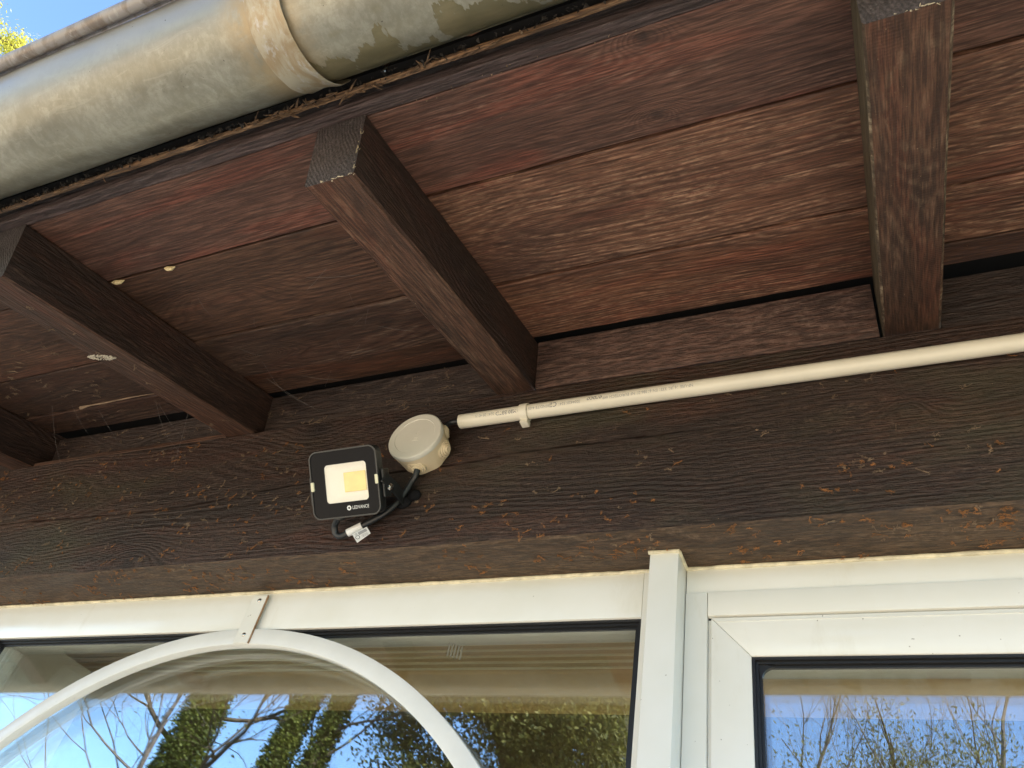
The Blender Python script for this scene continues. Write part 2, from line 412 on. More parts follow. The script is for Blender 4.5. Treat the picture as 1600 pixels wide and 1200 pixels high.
M['room_bead'] = simple('interior_bead_paint', (0.80, 0.72, 0.50), 0.45, 0.4)
M['room_dark'] = simple('interior_wall', (0.16, 0.12, 0.07), 0.8, 0.3)
M['rust'] = simple('rust_line', (0.33, 0.20, 0.11), 0.7, 0.3, var=0.3, vs=90)

def gutter_metal():
    g = G('aged_zinc_gutter')
    tc, _ = g.coord(False)
    P = tc
    sx = g.n('ShaderNodeSeparateXYZ'); g.L(tc, sx.inputs[0])
    x, y, z = sx.outputs
    n1 = g.noise(g.vmath('MULTIPLY', P, (12, 16, 16)), 1, 6, 0.62, 0.4)
    n2 = g.noise(g.vmath('MULTIPLY', P, (42, 38, 38)), 1, 6, 0.68, 0.5)
    n3 = g.noise(g.vmath('MULTIPLY', P, (26, 60, 60)), 1, 5, 0.6)
    col = g.mix(g.ramp(n1, 0.35, 0.65), (0.265, 0.250, 0.195), (0.355, 0.342, 0.282))
    col = g.mix(g.ramp(n2, 0.52, 0.66, lo=0, hi=0.35), col, (0.47, 0.455, 0.385))
    col = g.mix(g.ramp(n3, 0.60, 0.75, lo=0, hi=0.5), col, (0.26, 0.235, 0.15))
    n4 = g.noise(g.vmath('MULTIPLY', P, (150, 90, 90)), 1, 5, 0.75)
    col = g.mix(g.ramp(n4, 0.42, 0.60, lo=0.28, hi=0), col, (0.16, 0.15, 0.10))
    n5 = g.noise(g.vmath('MULTIPLY', P, (20, 70, 70)), 1, 6, 0.7, 0.8)
    col = g.mix(g.ramp(n5, 0.56, 0.60, lo=0, hi=0.22), col, (0.44, 0.43, 0.36))
    # bluish tint near the front lip: sky sheen put into the colour
    lip = g.ramp(y, -0.026, -0.054, lo=0, hi=0.8)
    col = g.mix(lip, col, (0.34, 0.345, 0.355))
    # ochre run stains beside the joint
    jx = g.math('ABSOLUTE', g.math('ADD', x, 0.425))
    st = g.math('MULTIPLY', g.ramp(jx, 0.055, 0.01), g.ramp(n2, 0.30, 0.55))
    col = g.mix(g.math('MULTIPLY', st, 0.75), col, (0.38, 0.275, 0.145))
    # sharp-edged patches where the coating has peeled, right of the joint, near the back edge
    pn = g.noise(g.vmath('ADD', g.vmath('MULTIPLY', P, (26, 9, 9)), (3.7, 1.3, 0.4)), 1, 5, 0.62)
    edge = g.math('ADD', g.math('MULTIPLY', g.math('SUBTRACT', y, 0.031), 11.0), g.math('MULTIPLY', g.math('SUBTRACT', pn, 0.5), 1.9))
    right = g.ramp(x, -0.405, -0.400)
    pm = g.math('MULTIPLY', g.ramp(edge, -0.012, 0.012), right)
    peel = g.mix(g.ramp(n3, 0.4, 0.7), (0.17, 0.145, 0.075), (0.235, 0.195, 0.105))
    col = g.mix(g.math('MULTIPLY', pm, 0.9), col, peel)
    # dirt near the back edge and dark drip stains
    dn = g.noise(g.vmath('MULTIPLY', P, (14, 30, 30)), 1, 5, 0.6, 1.2)
    dm = g.math('MULTIPLY', g.ramp(y, 0.036, 0.058), g.ramp(dn, 0.35, 0.65))
    col = g.mix(g.math('MULTIPLY', dm, 0.85), col, (0.085, 0.07, 0.04))
    sp = g.noise(P, 300, 2, 0.4)
    col = g.mix(g.ramp(sp, 0.76, 0.79, lo=0, hi=0.8), col, (0.07, 0.06, 0.05))
    h = g.math('ADD', g.math('MULTIPLY', n2, 0.5), g.math('MULTIPLY', pm, -0.4))
    rough = g.ramp(n1, 0.3, 0.7, lo=0.30, hi=0.48)
    g.principled(col, rough, 0.5, 0.30, g.bump(h, 0.0007, 0.5))
    return g.m
M['gutter'] = gutter_metal()

def sleeve_metal(name, a, b, c):
    g = G(name)
    tc, _ = g.coord(False)
    n1 = g.noise(g.vmath('MULTIPLY', tc, (60, 34, 34)), 1, 6, 0.66, 0.6)
    n2 = g.noise(g.vmath('MULTIPLY', tc, (130, 60, 60)), 1, 5, 0.65)
    col = g.mix(g.ramp(n1, 0.38, 0.60), a, b)
    col = g.mix(g.ramp(n2, 0.55, 0.70, lo=0, hi=0.8), col, c)
    g.principled(col, g.ramp(n1, 0.3, 0.7, lo=0.35, hi=0.6), 0.5, 0.25, g.bump(n1, 0.0012, 0.6))
    return g.m
M['sleeve'] = sleeve_metal('stained_zinc_sleeve', (0.36, 0.27, 0.16), (0.46, 0.41, 0.31), (0.55, 0.54, 0.53))
M['bead'] = sleeve_metal('stained_zinc_bead', (0.22, 0.18, 0.15), (0.34, 0.315, 0.30), (0.46, 0.44, 0.42))

def glass_mat():
    g = G('window_glass')
    lw = g.n('ShaderNodeLayerWeight'); lw.inputs['Blend'].default_value = 0.5
    f5 = g.math('POWER', lw.outputs['Facing'], 4.0)
    fac = g.math('ADD', 0.15, g.math('MULTIPLY', f5, 0.85), clamp=True)
    tr = g.n('ShaderNodeBsdfTransparent'); tr.inputs[0].default_value = (0.975, 0.985, 0.97, 1)
    gl = g.n('ShaderNodeBsdfGlossy'); gl.inputs['Roughness'].default_value = 0.0
    gl.inputs['Color'].default_value = (0.86, 0.94, 1, 1)
    tc, _ = g.coord(False)
    nm = g.bump(g.noise(tc, 5.0, 2, 0.5), 0.0004, 0.10)
    g.L(nm, gl.inputs['Normal'])
    mx = g.n('ShaderNodeMixShader')
    g.L(fac, mx.inputs[0]); g.L(tr.outputs[0], mx.inputs[1]); g.L(gl.outputs[0], mx.inputs[2])
    g.L(mx.outputs[0], g.out.inputs[0])
    return g.m
M['glass'] = glass_mat()

def lens_mat():
    g = G('lamp_cover_glass')
    tr = g.n('ShaderNodeBsdfTransparent')
    gl = g.n('ShaderNodeBsdfGlossy'); gl.inputs['Roughness'].default_value = 0.04
    mx = g.n('ShaderNodeMixShader'); mx.inputs[0].default_value = 0.06
    g.L(tr.outputs[0], mx.inputs[1]); g.L(gl.outputs[0], mx.inputs[2]); g.L(mx.outputs[0], g.out.inputs[0])
    return g.m
M['lens'] = lens_mat()

def leafy(name, a, b, rough=0.6):
    g = G(name)
    tc, _ = g.coord(False)
    n = g.noise(tc, 1.6, 4, 0.7)
    n2 = g.noise(tc, 14, 2, 0.7)
    f = g.math('ADD', g.math('MULTIPLY', g.ramp(n, 0.35, 0.65), 0.6), g.math('MULTIPLY', n2, 0.4))
    col = g.mix(f, a, b)
    p = g.principled(col, rough, 0.3)
    tl = g.n('ShaderNodeBsdfTranslucent'); g.L(col, tl.inputs[0])
    mx = g.n('ShaderNodeMixShader'); mx.inputs[0].default_value = 0.35
    g.L(p.outputs[0], mx.inputs[1]); g.L(tl.outputs[0], mx.inputs[2]); g.L(mx.outputs[0], g.out.inputs[0])
    return g.m
M['needle_yellow'] = leafy('pine_needles_yellow', (0.28, 0.28, 0.04), (0.62, 0.56, 0.06))
M['needle_dark'] = leafy('conifer_needles', (0.04, 0.05, 0.014), (0.24, 0.22, 0.05))
M['ivy'] = leafy('ivy_leaves', (0.05, 0.07, 0.015), (0.19, 0.21, 0.04))
M['sprig'] = leafy('yellow_green_sprigs', (0.10, 0.10, 0.025), (0.22, 0.20, 0.06))
M['bark'] = simple('tree_bark', (0.10, 0.075, 0.052), 0.85, 0.2, var=0.4, vs=9, bump=1.0, bs=30)
M['bark_pale'] = simple('pale_twig_bark', (0.17, 0.14, 0.12), 0.8, 0.2, var=0.3, vs=9)
M['grass'] = leafy('lawn_grass', (0.035, 0.055, 0.015), (0.08, 0.10, 0.03))
def paving():
    g = G('terrace_concrete')
    tc, _ = g.coord(False)
    n = g.noise(tc, 1.5, 5, 0.6); n2 = g.noise(tc, 60, 4, 0.7)
    col = g.mix(g.ramp(n, 0.3, 0.7), (0.52, 0.42, 0.30), (0.64, 0.53, 0.39))
    col = g.mix(g.ramp(n2, 0.5, 0.7, lo=0, hi=0.3), col, (0.30, 0.26, 0.20))
    g.principled(col, 0.85, 0.3, 0, g.bump(n2, 0.002, 0.5))
    return g.m
M['paving'] = paving()

# ------------------------------------------------------------------ ground
GZ = -1.65
ground = obj('ground', MB().add([(-400, -400, GZ), (400, -400, GZ), (400, 400, GZ), (-400, 400, GZ)], [(0, 1, 2, 3)]).mesh(), M['grass'])
tag(ground, kind='structure')
terr = empty('terrace', (0, 0, GZ), kind='structure')
slab = obj('paving_slab', boxmesh(-0.497, 0.497, -0.497, 0.497, 0.0, 0.03, 0.004, 1), M['paving'], terr)
slab.location = (-8.5, -8.5, 0.004)
for i in range(11):
    for j in range(10):
        if i == 0 and j == 0: continue
        s = slab.copy(); C.objects.link(s); s.parent = terr
        s.location = (-8.5 + i, -8.5 + j, 0.004 + random.uniform(-0.001, 0.001))

# ------------------------------------------------------------------ geometry of the eave
PITCH = 0.29181
TP = math.tan(PITCH); CP = cos(PITCH); SP = sin(PITCH)
DZ = 0.6315       # underside of the roof boards: z = DZ + TP*y
RZ = 0.5477       # underside of the rafters
YB = 0.70         # front of the beam
ZT, ZB = 0.758, 0.5080
YW = 0.7785       # face of the window frames
Rx = Matrix.Rotation(PITCH, 4, 'X')

def sweep(prof, xs, wob=0.0006, seed=0, scale=9.0, end0=None, end1=None, mats=None):
    """profile of (y, z) points swept along X, each long edge wavering a little"""
    n = len(prof); vs = []
    for x in xs:
        for k, (y, z) in enumerate(prof):
            a = pnoise(Vector((x * scale, k * 3.3, seed))) + 0.5 * pnoise(Vector((x * scale * 4.1, k * 5.7, seed + 9)))
            b = pnoise(Vector((x * scale, k * 3.3 + 50, seed))) + 0.5 * pnoise(Vector((x * scale * 4.1, k * 5.7 + 70, seed)))
            xx = x
            if end0 and x == xs[0]: xx = x + end0(y, z)
            if end1 and x == xs[-1]: xx = x + end1(y, z)
            vs.append((xx, y + a * wob, z + b * wob))
    fs = []
    for i in range(len(xs) - 1):
        for k in range(n):
            k2 = (k + 1) % n
            fs.append((i * n + k, (i + 1) * n + k, (i + 1) * n + k2, i * n + k2))
    m = MB().add(vs, fs)
    for q in range(len(m.f)):
        if mats and q % n in mats: m.mi[q] = mats[q % n]
    m.add(vs[:n], [tuple(range(n))], 1)
    m.add(vs[-n:], [tuple(range(n - 1, -1, -1))], 1)
    return m

def rect_prof(w, t, c=0.0012):
    return [(-w / 2 + c, 0), (-w / 2, c), (-w / 2, t - c), (-w / 2 + c, t), (w / 2 - c, t), (w / 2, t - c), (w / 2, c), (w / 2 - c, 0)]

def frange(a, b, n): return [a + (b - a) * i / n for i in range(n + 1)]

soffit = empty('eave_soffit', (0, 0, 0), 'dark stained boards lining the underside of the eave above the rafters', 'soffit')
RX = [-1.947, -1.447, -0.9185, -0.4235, 0.0795, 0.579]       # rafter centre lines
RWD = 0.057
# (bay, list of (y0, y1, material, drop))
bays = {
    0: [(0.2534, 0.3728, 'plank_dark', 0), (0.3756, 0.5262, 'plank_dark', 0.001), (0.5286, 0.6361, 'plank_dark', 0), (0.6390, 0.7020, 'plank_dark', 0.001)],
    1: [(0.2534, 0.3723, 'plank_dark', 0), (0.3751, 0.5258, 'plank_brown', 0.001), (0.5281, 0.6361, 'plank_dark', 0), (0.6390, 0.7020, 'plank_dark', -0.002)],
    2: [(0.2534, 0.3709, 'plank_red', 0.000), (0.3747, 0.5250, 'plank_oval', 0.0010), (0.5284, 0.6336, 'plank_whorl', -0.0026), (0.6372, 0.6945, 'plank_brown', 0.0005)],
    3: [(0.2534, 0.3693, 'plank_knotty', -0.0015), (0.3750, 0.5408, 'plank_worn', 0.0010), (0.5456, 0.6680, 'plank_worn_low', -0.0020)],
    4: [(0.2534, 0.3699, 'plank_red', 0.0), (0.3761, 0.5372, 'plank_worn', 0.001), (0.5412, 0.6315, 'plank_worn', 0), (0.6352, 0.6740, 'plank_brown', 0.0005)],
}
pk = 0
for b, rows in bays.items():
    x0, x1 = RX[b] + 0.001, RX[b + 1] - 0.001
    L = x1 - x0
    for (ya, yb, mt, dr) in rows:
        w = (yb - ya) / CP
        yc = (ya + yb) / 2
        pk += 1
        me = sweep(rect_prof(w, 0.0185, 0.0013), frange(-L / 2, L / 2, 26), 0.0007, seed=pk * 7.1).mesh('plank')
        o = obj('plank', me, [M[mt], M['end_grain']], soffit)
        o.location = ((x0 + x1) / 2, yc, DZ + TP * yc + dr + 0.0002)
        o.rotation_euler = (PITCH, 0, 0)

# strips at the outer edge of the eave
eave = empty('eave_edge_boards', (0, 0.26, 0.745), 'weathered grey batten and splintered raw edge strip running just behind the gutter', 'trim board')
def slope_strip(name, y0, y1, t, mt, dz=0.0, wob=0.0008, seed=0, n=140, xa=-2.1, xb=0.9):
    w = (y1 - y0) / CP; yc = (y0 + y1) / 2
    me = sweep(rect_prof(w, t, 0.001), frange(xa, xb, n), wob, seed, 14).mesh(name)
    o = obj(name, me, [M[mt], M['end_grain']], eave)
    o.location = Vector((0, yc, DZ + TP * yc + dz)) - eave.location
    o.rotation_euler = (PITCH, 0, 0)
    return o
slope_strip('batten', 0.2387, 0.2527, 0.020, 'eave_strip', -0.0012, 0.0009, 3)
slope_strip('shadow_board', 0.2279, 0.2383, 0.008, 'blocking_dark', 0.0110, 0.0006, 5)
slope_strip('splintered_edge', 0.2222, 0.2272, 0.0045, 'raw_wood', 0.0005, 0.0013, 8, 260)
# frayed bits hanging from the raw edge
m = MB()
rs = random.Random(4)
for i in range(80):
    x = rs.uniform(-1.3, 0.2); 
    if rs.random() < 0.5: x = rs.gauss(-0.45, 0.06)
    y = rs.uniform(0.2190, 0.2265); z = DZ + TP * y
    ln = rs.uniform(0.004, 0.016); w = rs.uniform(0.0006, 0.0018)
    d = Vector((rs.uniform(-1, 1), rs.uniform(-0.5, 0.2), rs.uniform(-0.45, 0.1))).normalized() * ln
    p = Vector((x, y, z + 0.001))
    m.tube([p, p + d * 0.5 + Vector((0, 0, -0.0006)), p + d], [w, w * 0.8, w * 0.2], 4)
fr = obj('splinter_fringe', m.mesh(), M['raw_wood'], eave); fr.location = -eave.location; tag(fr, kind='stuff')
# dirt and crumbs packed between gutter and boards
m = MB()
for i in range(900):
    x = rs.uniform(-1.5, 0.5); y = rs.uniform(0.2165, 0.2225); z = DZ + TP * y + rs.uniform(0.001, 0.007)
    s = rs.uniform(0.0012, 0.0036)
    vs = [Vector((x, y, z)) + Vector((rs.gauss(0, 1), rs.gauss(0, 1), rs.gauss(0, 1))).normalized() * s for _ in range(4)]
    m.add(vs, [(0, 1, 2), (0, 3, 1), (1, 3, 2), (0, 2, 3)])
dt = obj('packed_dirt', m.mesh(), M['muck'], eave); dt.location = -eave.location; tag(dt, kind='stuff')

# roof above
roof = empty('roof_covering', (0, 0, 0), kind='structure')
me = MB()
def roofpt(x, y, h): return (x, y - h * SP, DZ + TP * y + h * CP)
for (ya, yb, ha, hb, mi) in ((0.224, 2.6, 0.0205, 0.0265, 0),):
    vs = [roofpt(-5, ya, ha), roofpt(3.0, ya, ha), roofpt(3.0, yb, ha), roofpt(-5, yb, ha), roofpt(-5, ya, hb), roofpt(3.0, ya, hb), roofpt(3.0, yb, hb), roofpt(-5, yb, hb)]
    me.add(vs, [(0, 3, 2, 1), (4, 5, 6, 7), (0, 1, 5, 4), (1, 2, 6, 5), (2, 3, 7, 6), (3, 0, 4, 7)])
obj('roof_felt', me.mesh(), M['felt'], roof)
me = MB()
nx = 240; vs = []
ys = [0.205, 0.6, 1.0, 1.4, 1.8, 2.2, 2.62]
for y in ys:
    for i in range(nx + 1):
        x = -5 + 8.0 * i / nx
        vs.append(roofpt(x, y, 0.052 + 0.022 * sin(x * 2 * pi / 0.21)))
fs = []
for j in range(len(ys) - 1):
    for i in range(nx):
        a = j * (nx + 1) + i
        fs.append((a, a + 1, a + nx + 2, a + nx + 1))
me.add(vs, fs)
rt = obj('roof_tiles', me.mesh(), M['tile'], roof, sm=60)
sm_ = rt.modifiers.new('thickness', 'SOLIDIFY'); sm_.thickness = 0.014; sm_.offset = 0
# back slope
me = MB(); yb = 2.62; zt = DZ + TP * yb + 0.05
me.box(-5, 3.0, 2.62, 5.0, zt - 0.06, zt)
obj('back_roof', me.mesh(), M['tile'], roof)

# ------------------------------------------------------------------ rafters
rafter_labels = {
    0: 'rafter wholly beyond the far left end of the visible eave',
    1: 'short dark rafter end low at the left edge, below the web covered boards',
    2: 'dark rafter with black right side and an egg cluster beside it, second from the left',
    3: 'central rafter with whole grey sawn end face showing, above the junction box',
    4: 'broad pale brown rafter at the right, its worn left edge facing the camera',
    5: 'rafter right of the broad pale brown one, beyond the picture edge',
}
RT = (DZ - RZ) * CP - 0.0006
RM = Rx @ Matrix.Rotation(pi / 2, 4, 'Z')
y_end = 0.2725
for i, x in enumerate(RX):
    # local X runs up the slope, local Z is the roof normal, origin at the underside where y = 0.268
    L = 0.70
    wd = RWD if i != 4 else 0.0605
    prof = rect_prof(wd, RT, 0.0022)
    e0 = None
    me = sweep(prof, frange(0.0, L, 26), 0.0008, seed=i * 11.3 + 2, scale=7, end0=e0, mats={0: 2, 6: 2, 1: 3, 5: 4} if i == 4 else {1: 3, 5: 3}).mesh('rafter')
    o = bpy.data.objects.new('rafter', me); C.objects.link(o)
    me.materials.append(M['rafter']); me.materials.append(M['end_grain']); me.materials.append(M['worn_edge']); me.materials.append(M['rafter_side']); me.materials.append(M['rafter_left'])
    o.matrix_world = Matrix.Translation((x, y_end, RZ + TP * y_end)) @ RM
    tag(o, rafter_labels[i], 'rafter', 'rafters carrying the eave')

# ------------------------------------------------------------------ beam
def beam_mesh():
    xs = frange(-2.3, 1.1, 460)
    crack_pts = [(-2.3, 0.628), (-1.378, 0.6217), (-0.999, 0.6143), (-0.7265, 0.6327), (-0.498, 0.6362), (-0.3704, 0.6442), (-0.2181, 0.645), (0.0, 0.6465), (1.1, 0.640)]
    def cz(x):
        for (a, za), (b, zb) in zip(crack_pts, crack_pts[1:]):
            if a <= x <= b:
                t = (x - a) / (b - a); t = t * t * (3 - 2 * t)
                return za + (zb - za) * t + 0.0012 * pnoise(Vector((x * 30, 0, 4))) + 0.0005 * pnoise(Vector((x * 120, 0, 4)))
        return 0.64
    def cd(x):   # crack depth / width factor
        f = 1.0
        if x > -0.30: f = max(0, 1 - (x + 0.30) / 0.22)
        if x < -1.30: f = 0.5
        return f * (0.55 + 0.45 * max(0, min(1, 0.75 + 1.4 * pnoise(Vector((x * 6, 3, 1))))))
    cols = []
    for x in xs:
        c = cz(x); d = cd(x); w = 0.0021 * d + 0.0001
        wl = 0.0016 * pnoise(Vector((x * 7, 1, 0))) + 0.0010 * pnoise(Vector((x * 31, 1, 5)))
        wt = 0.0010 * pnoise(Vector((x * 9, 8, 0)))
        zb = ZB + 0.0022 + wl * 0.6
        zt = ZT + wt
        col = [(YB + 0.16, ZB), (YB + 0.10, ZB), (YB + 0.05, ZB + 0.0006 * pnoise(Vector((x * 8, 20, 0)))), (YB + 0.0035 + wl, ZB), (YB + 0.0008, zb)]
        N = 7
        for k in range(1, N): col.append((YB + 0.0009 * pnoise(Vector((x * 5, k * 2.2, 7))), zb + (c - w - zb) * k / N))
        col += [(YB + 0.0002, c - w), (YB + 0.016 * d + 0.0003, c - w * 0.9), (YB + 0.016 * d + 0.0003, c + w * 0.9), (YB + 0.0002, c + w)]
        for k in range(1, N): col.append((YB + 0.0009 * pnoise(Vector((x * 5, k * 2.2 + 40, 7))), c + w + (zt - 0.002 - c - w) * k / N))
        col += [(YB + 0.0004, zt - 0.0018), (YB + 0.002, zt), (YB + 0.16, ZT)]
        cols.append(col)
    n = len(cols[0])
    vs = [(x, y, z) for x, col in zip(xs, cols) for (y, z) in col]
    fs = []
    for i in range(len(xs) - 1):
        for k in range(n):
            k2 = (k + 1) % n
            fs.append((i * n + k, (i + 1) * n + k, (i + 1) * n + k2, i * n + k2))
    m = MB().add(vs, fs)
    for q in range(len(m.f)):
        if q % n in (0, 1, 2, 3): m.mi[q] = 1
    return m.mesh('beam')
bm_ = beam_mesh()
XB, ZBM = -0.4, 0.63
for v in bm_.vertices: v.co = v.co - Vector((XB, YB, ZBM))
beam = obj('timber_beam', bm_, [M['beam'], M['beam_under']], loc=(XB, YB, ZBM))
tag(beam, 'long rough sawn dark brown beam with a lengthwise crack above the white windows', 'beam')

# blocking boards between the rafters, on the beam
def blocking(x0, x1, y, z0, z1, mt, label, seed, fillet=False):
    L = x1 - x0
    me = sweep(rect_prof(0.022, z1, 0.0018), frange(-L / 2, L / 2, 30), 0.0007, seed, 9).mesh('blocking_board')
    o = obj('blocking_board', me, [M[mt], M['end_grain']], loc=((x0 + x1) / 2, y + 0.011, z0), rot=(radians(14.5), 0, 0))
    tag(o, label, 'board', 'blocking boards between the rafters')
    return o
h = RWD / 2
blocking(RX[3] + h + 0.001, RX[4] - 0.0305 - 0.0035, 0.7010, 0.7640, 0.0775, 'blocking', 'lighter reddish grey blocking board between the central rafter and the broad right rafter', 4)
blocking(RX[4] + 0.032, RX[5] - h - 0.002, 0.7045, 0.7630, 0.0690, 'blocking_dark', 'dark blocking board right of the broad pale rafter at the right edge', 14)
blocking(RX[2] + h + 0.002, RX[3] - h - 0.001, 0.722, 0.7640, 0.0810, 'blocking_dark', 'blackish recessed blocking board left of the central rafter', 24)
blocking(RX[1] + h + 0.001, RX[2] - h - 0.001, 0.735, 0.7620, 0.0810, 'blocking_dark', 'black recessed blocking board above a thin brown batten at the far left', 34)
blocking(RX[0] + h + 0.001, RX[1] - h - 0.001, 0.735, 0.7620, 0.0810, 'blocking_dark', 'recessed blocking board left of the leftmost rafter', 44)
L = RX[2] - RX[1] - RWD - 0.004
bt = obj('thin_batten', sweep(rect_prof(0.010, 0.0095, 0.001), frange(-L / 2, L / 2, 24), 0.0008, 3, 9).mesh(), [M['rafter'], M['end_grain']], loc=((RX[1] + RX[2]) / 2, 0.708, 0.7592))
tag(bt, 'thin brown batten lying on the beam between the two left rafters', 'batten')

# ------------------------------------------------------------------ gutter
GY, GZc, GR = 0.157, 0.723, 0.0586
gut = empty('rain_gutter', (0, GY, GZc), 'weathered half round zinc gutter with peeling coating along the eave', 'gutter')
def half_pipe(x0, x1, r, th, nseg=48, nx=60, a0=-3, a1=183, wob=0.0):
    vs = []; xs = frange(x0, x1, nx)
    for x in xs:
        for side in (0, 1):
            for k in range(nseg + 1):
                a = radians(a0 + (a1 - a0) * k / nseg)
                rr_ = r - side * th + (wob * pnoise(Vector((x * 6, k * 0.12, 2))) if wob else 0)
                vs.append((x, -rr_ * cos(a), -rr_ * sin(a)))
    n = (nseg + 1) * 2; fs = []
    for i in range(nx):
        for k in range(nseg):
            a = i * n + k
            fs.append((a, a + n, a + n + 1, a + 1))
            b = a + nseg + 1
            fs.append((b, b + 1, b + n + 1, b + n))
        for k in (0, nseg):
            a = i * n + k; b = a + nseg + 1
            fs.append((a, b, b + n, a + n))
    for i in (0, nx):
        for k in range(nseg):
            a = i * n + k; b = a + nseg + 1
            fs.append((a, a + 1, b + 1, b))
    return MB().add(vs, fs).mesh('trough')
obj('trough', half_pipe(-2.4, -0.4300, GR, 0.0010, wob=0.0012), M['gutter'], gut, sm=50)
o = obj('trough', half_pipe(-0.4290, 1.0, GR - 0.0022, 0.0010, wob=0.0010), M['gutter'], gut, sm=50)
# sleeve where the two lengths overlap: flat band with a rolled right edge
def ring(x0, x1, prof_r, nseg=64):
    xs = [p[0] for p in prof_r]; vs = []
    for (x, r) in prof_r:
        for k in range(nseg + 1):
            a = radians(-2 + 184 * k / nseg)
            rw = r + 0.00035 * pnoise(Vector((x * 60, k * 0.3, 3)))
            vs.append((x + 0.0006 * pnoise(Vector((k * 0.25, x * 20, 8))), -rw * cos(a), -rw * sin(a)))
    n = nseg + 1; fs = []
    for i in range(len(prof_r) - 1):
        for k in range(nseg):
            fs.append((i * n + k, (i + 1) * n + k, (i + 1) * n + k + 1, i * n + k + 1))
    return MB().add(vs, fs).mesh('joint_sleeve')
obj('joint_sleeve', ring(0, 0, [(-0.4385, GR - 0.0005), (-0.4380, GR + 0.0012), (-0.4360, GR + 0.0018), (-0.4250, GR + 0.0008), (-0.4170, GR + 0.0010), (-0.4080, GR + 0.0022),
                                (-0.4035, GR + 0.0034), (-0.4005, GR + 0.0034), (-0.3995, GR + 0.0028), (-0.4000, GR + 0.0022), (-0.4050, GR + 0.0018), (-0.4270, GR + 0.0003)]), M['sleeve'], gut, sm=50)
obj('back_flange', MB().box(-2.4, 1.0, GR - 0.0012, GR - 0.0002, -0.004, 0.0300).mesh(), M['gutter'], gut)
# rolled bead along the front lip
m = MB()
xs = frange(-2.4, 1.0, 90)
m.tube([(x, -GR - 0.0105 + 0.0005 * pnoise(Vector((x * 5, 0, 0))), -0.0010 + 0.0006 * pnoise(Vector((x * 4, 3, 0)))) for x in xs], 0.0070, 16)
m.box(-2.4, 1.0, -GR - 0.0110, -GR + 0.0006, 0.0042, 0.0052)
obj('rolled_bead', m.mesh(), M['bead'], gut, sm=60)
for xb in (-0.357, -1.06):
    m = MB()
    m.box(xb - 0.0022, xb + 0.0022, GR - 0.004, GR + 0.012, 0.030, 0.0315)
    m.box(xb - 0.0022, xb + 0.0022, GR + 0.0012, GR + 0.0030, -0.016, 0.0305)
    obj('gutter_bracket', m.mesh(), M['steel'], gut)

# ------------------------------------------------------------------ windows
def frame_piece(name, x0, x1, y0, y1, z0, z1, parent, mt='frame', bw=0.0009, label=None):
    c = Vector(((x0 + x1) / 2, (y0 + y1) / 2, (z0 + z1) / 2))
    me = boxmesh(x0 - c.x, x1 - c.x, y0 - c.y, y1 - c.y, z0 - c.z, z1 - c.z, bw)
    o = obj(name, me, M[mt], parent, sm=35)
    o.location = c - parent.location
    if label: o['label'] = label
    return o
def mitred(name, pts, y0, y1, parent, mt='frame', bw=0.0007):
    """a flat polygon in XZ given thickness from y0 to y1"""
    n = len(pts)
    cx = sum(p[0] for p in pts) / n; cz_ = sum(p[1] for p in pts) / n
    vs = [(p[0] - cx, y0, p[1] - cz_) for p in pts] + [(p[0] - cx, y1, p[1] - cz_) for p in pts]
    fs = [tuple(range(n)), tuple(range(2 * n - 1, n - 1, -1))] + [(i, i + n, (i + 1) % n + n, (i + 1) % n) for i in range(n)]
    me = MB().add(vs, fs).mesh()
    bm = bmesh.new(); bm.from_mesh(me); bmesh.ops.recalc_face_normals(bm, faces=bm.faces); bm.to_mesh(me); bm.free()
    if bw: bevel(me, bw, 2)
    o = obj(name, me, M[mt], parent, sm=35)
    o.location = Vector((cx, 0, cz_)) - parent.location
    return o
def pane(name, x0, x1, y0, z0, z1, parent, th=0.004):
    c = Vector(((x0 + x1) / 2, y0, (z0 + z1) / 2))
    o = obj(name, boxmesh(x0 - c.x, x1 - c.x, 0, th, z0 - c.z, z1 - c.z), M['glass'], parent)
    o.location = c - parent.location
    return o
FB = 0.4487
WZ0 = -1.55
fw = empty('fixed_window', (-0.77, YW, WZ0), 'large fixed pane in a cream frame with the round arch in front, left of the post', 'window')
# left window: head, left jamb with mitre, thin right jamb
mitred('frame_head', [(-1.372, 0.5068), (-0.2436, 0.5068), (-0.2436, FB), (-1.312, FB)], YW, YW + 0.055, fw)
mitred('frame_jamb', [(-1.372, WZ0), (-1.372, 0.5064), (-1.3124, FB - 0.0004), (-1.3124, WZ0)], YW + 0.0003, YW + 0.055, fw)
frame_piece('frame_jamb', -0.2430, -0.2200, YW - 0.0012, YW + 0.055, WZ0, 0.5066, fw)
def gasket(name, x0, x1, z1, parent, t, ya, yb, z0=WZ0, rad=0.0):
    m = MB()
    # three thin lips, each a little further back
    for k in range(3):
        a = ya + (yb - ya) * k / 3; b = ya + (yb - ya) * (k + 1) / 3 - 0.0006
        e = t * (k + 1) / 3
        m.box(x0, x1, a, b, z1 - e, z1 + 0.002)
        m.box(x0 - 0.002, x0 + e, a, b, z0, z1 - e)
        m.box(x1 - e, x1 + 0.002, a, b, z0, z1 - e)
    o = obj(name, m.mesh(), M['rubber'], parent)
    o.location = -parent.location
    return o
gasket('gasket', -1.3124, -0.2436, FB, fw, 0.0085, YW + 0.004, YW + 0.0145)
pane('pane', -1.312, -0.2440, YW + 0.0145, WZ0, FB + 0.001, fw)
pane('pane', -1.312, -0.2440, YW + 0.0310, WZ0, FB + 0.001, fw)

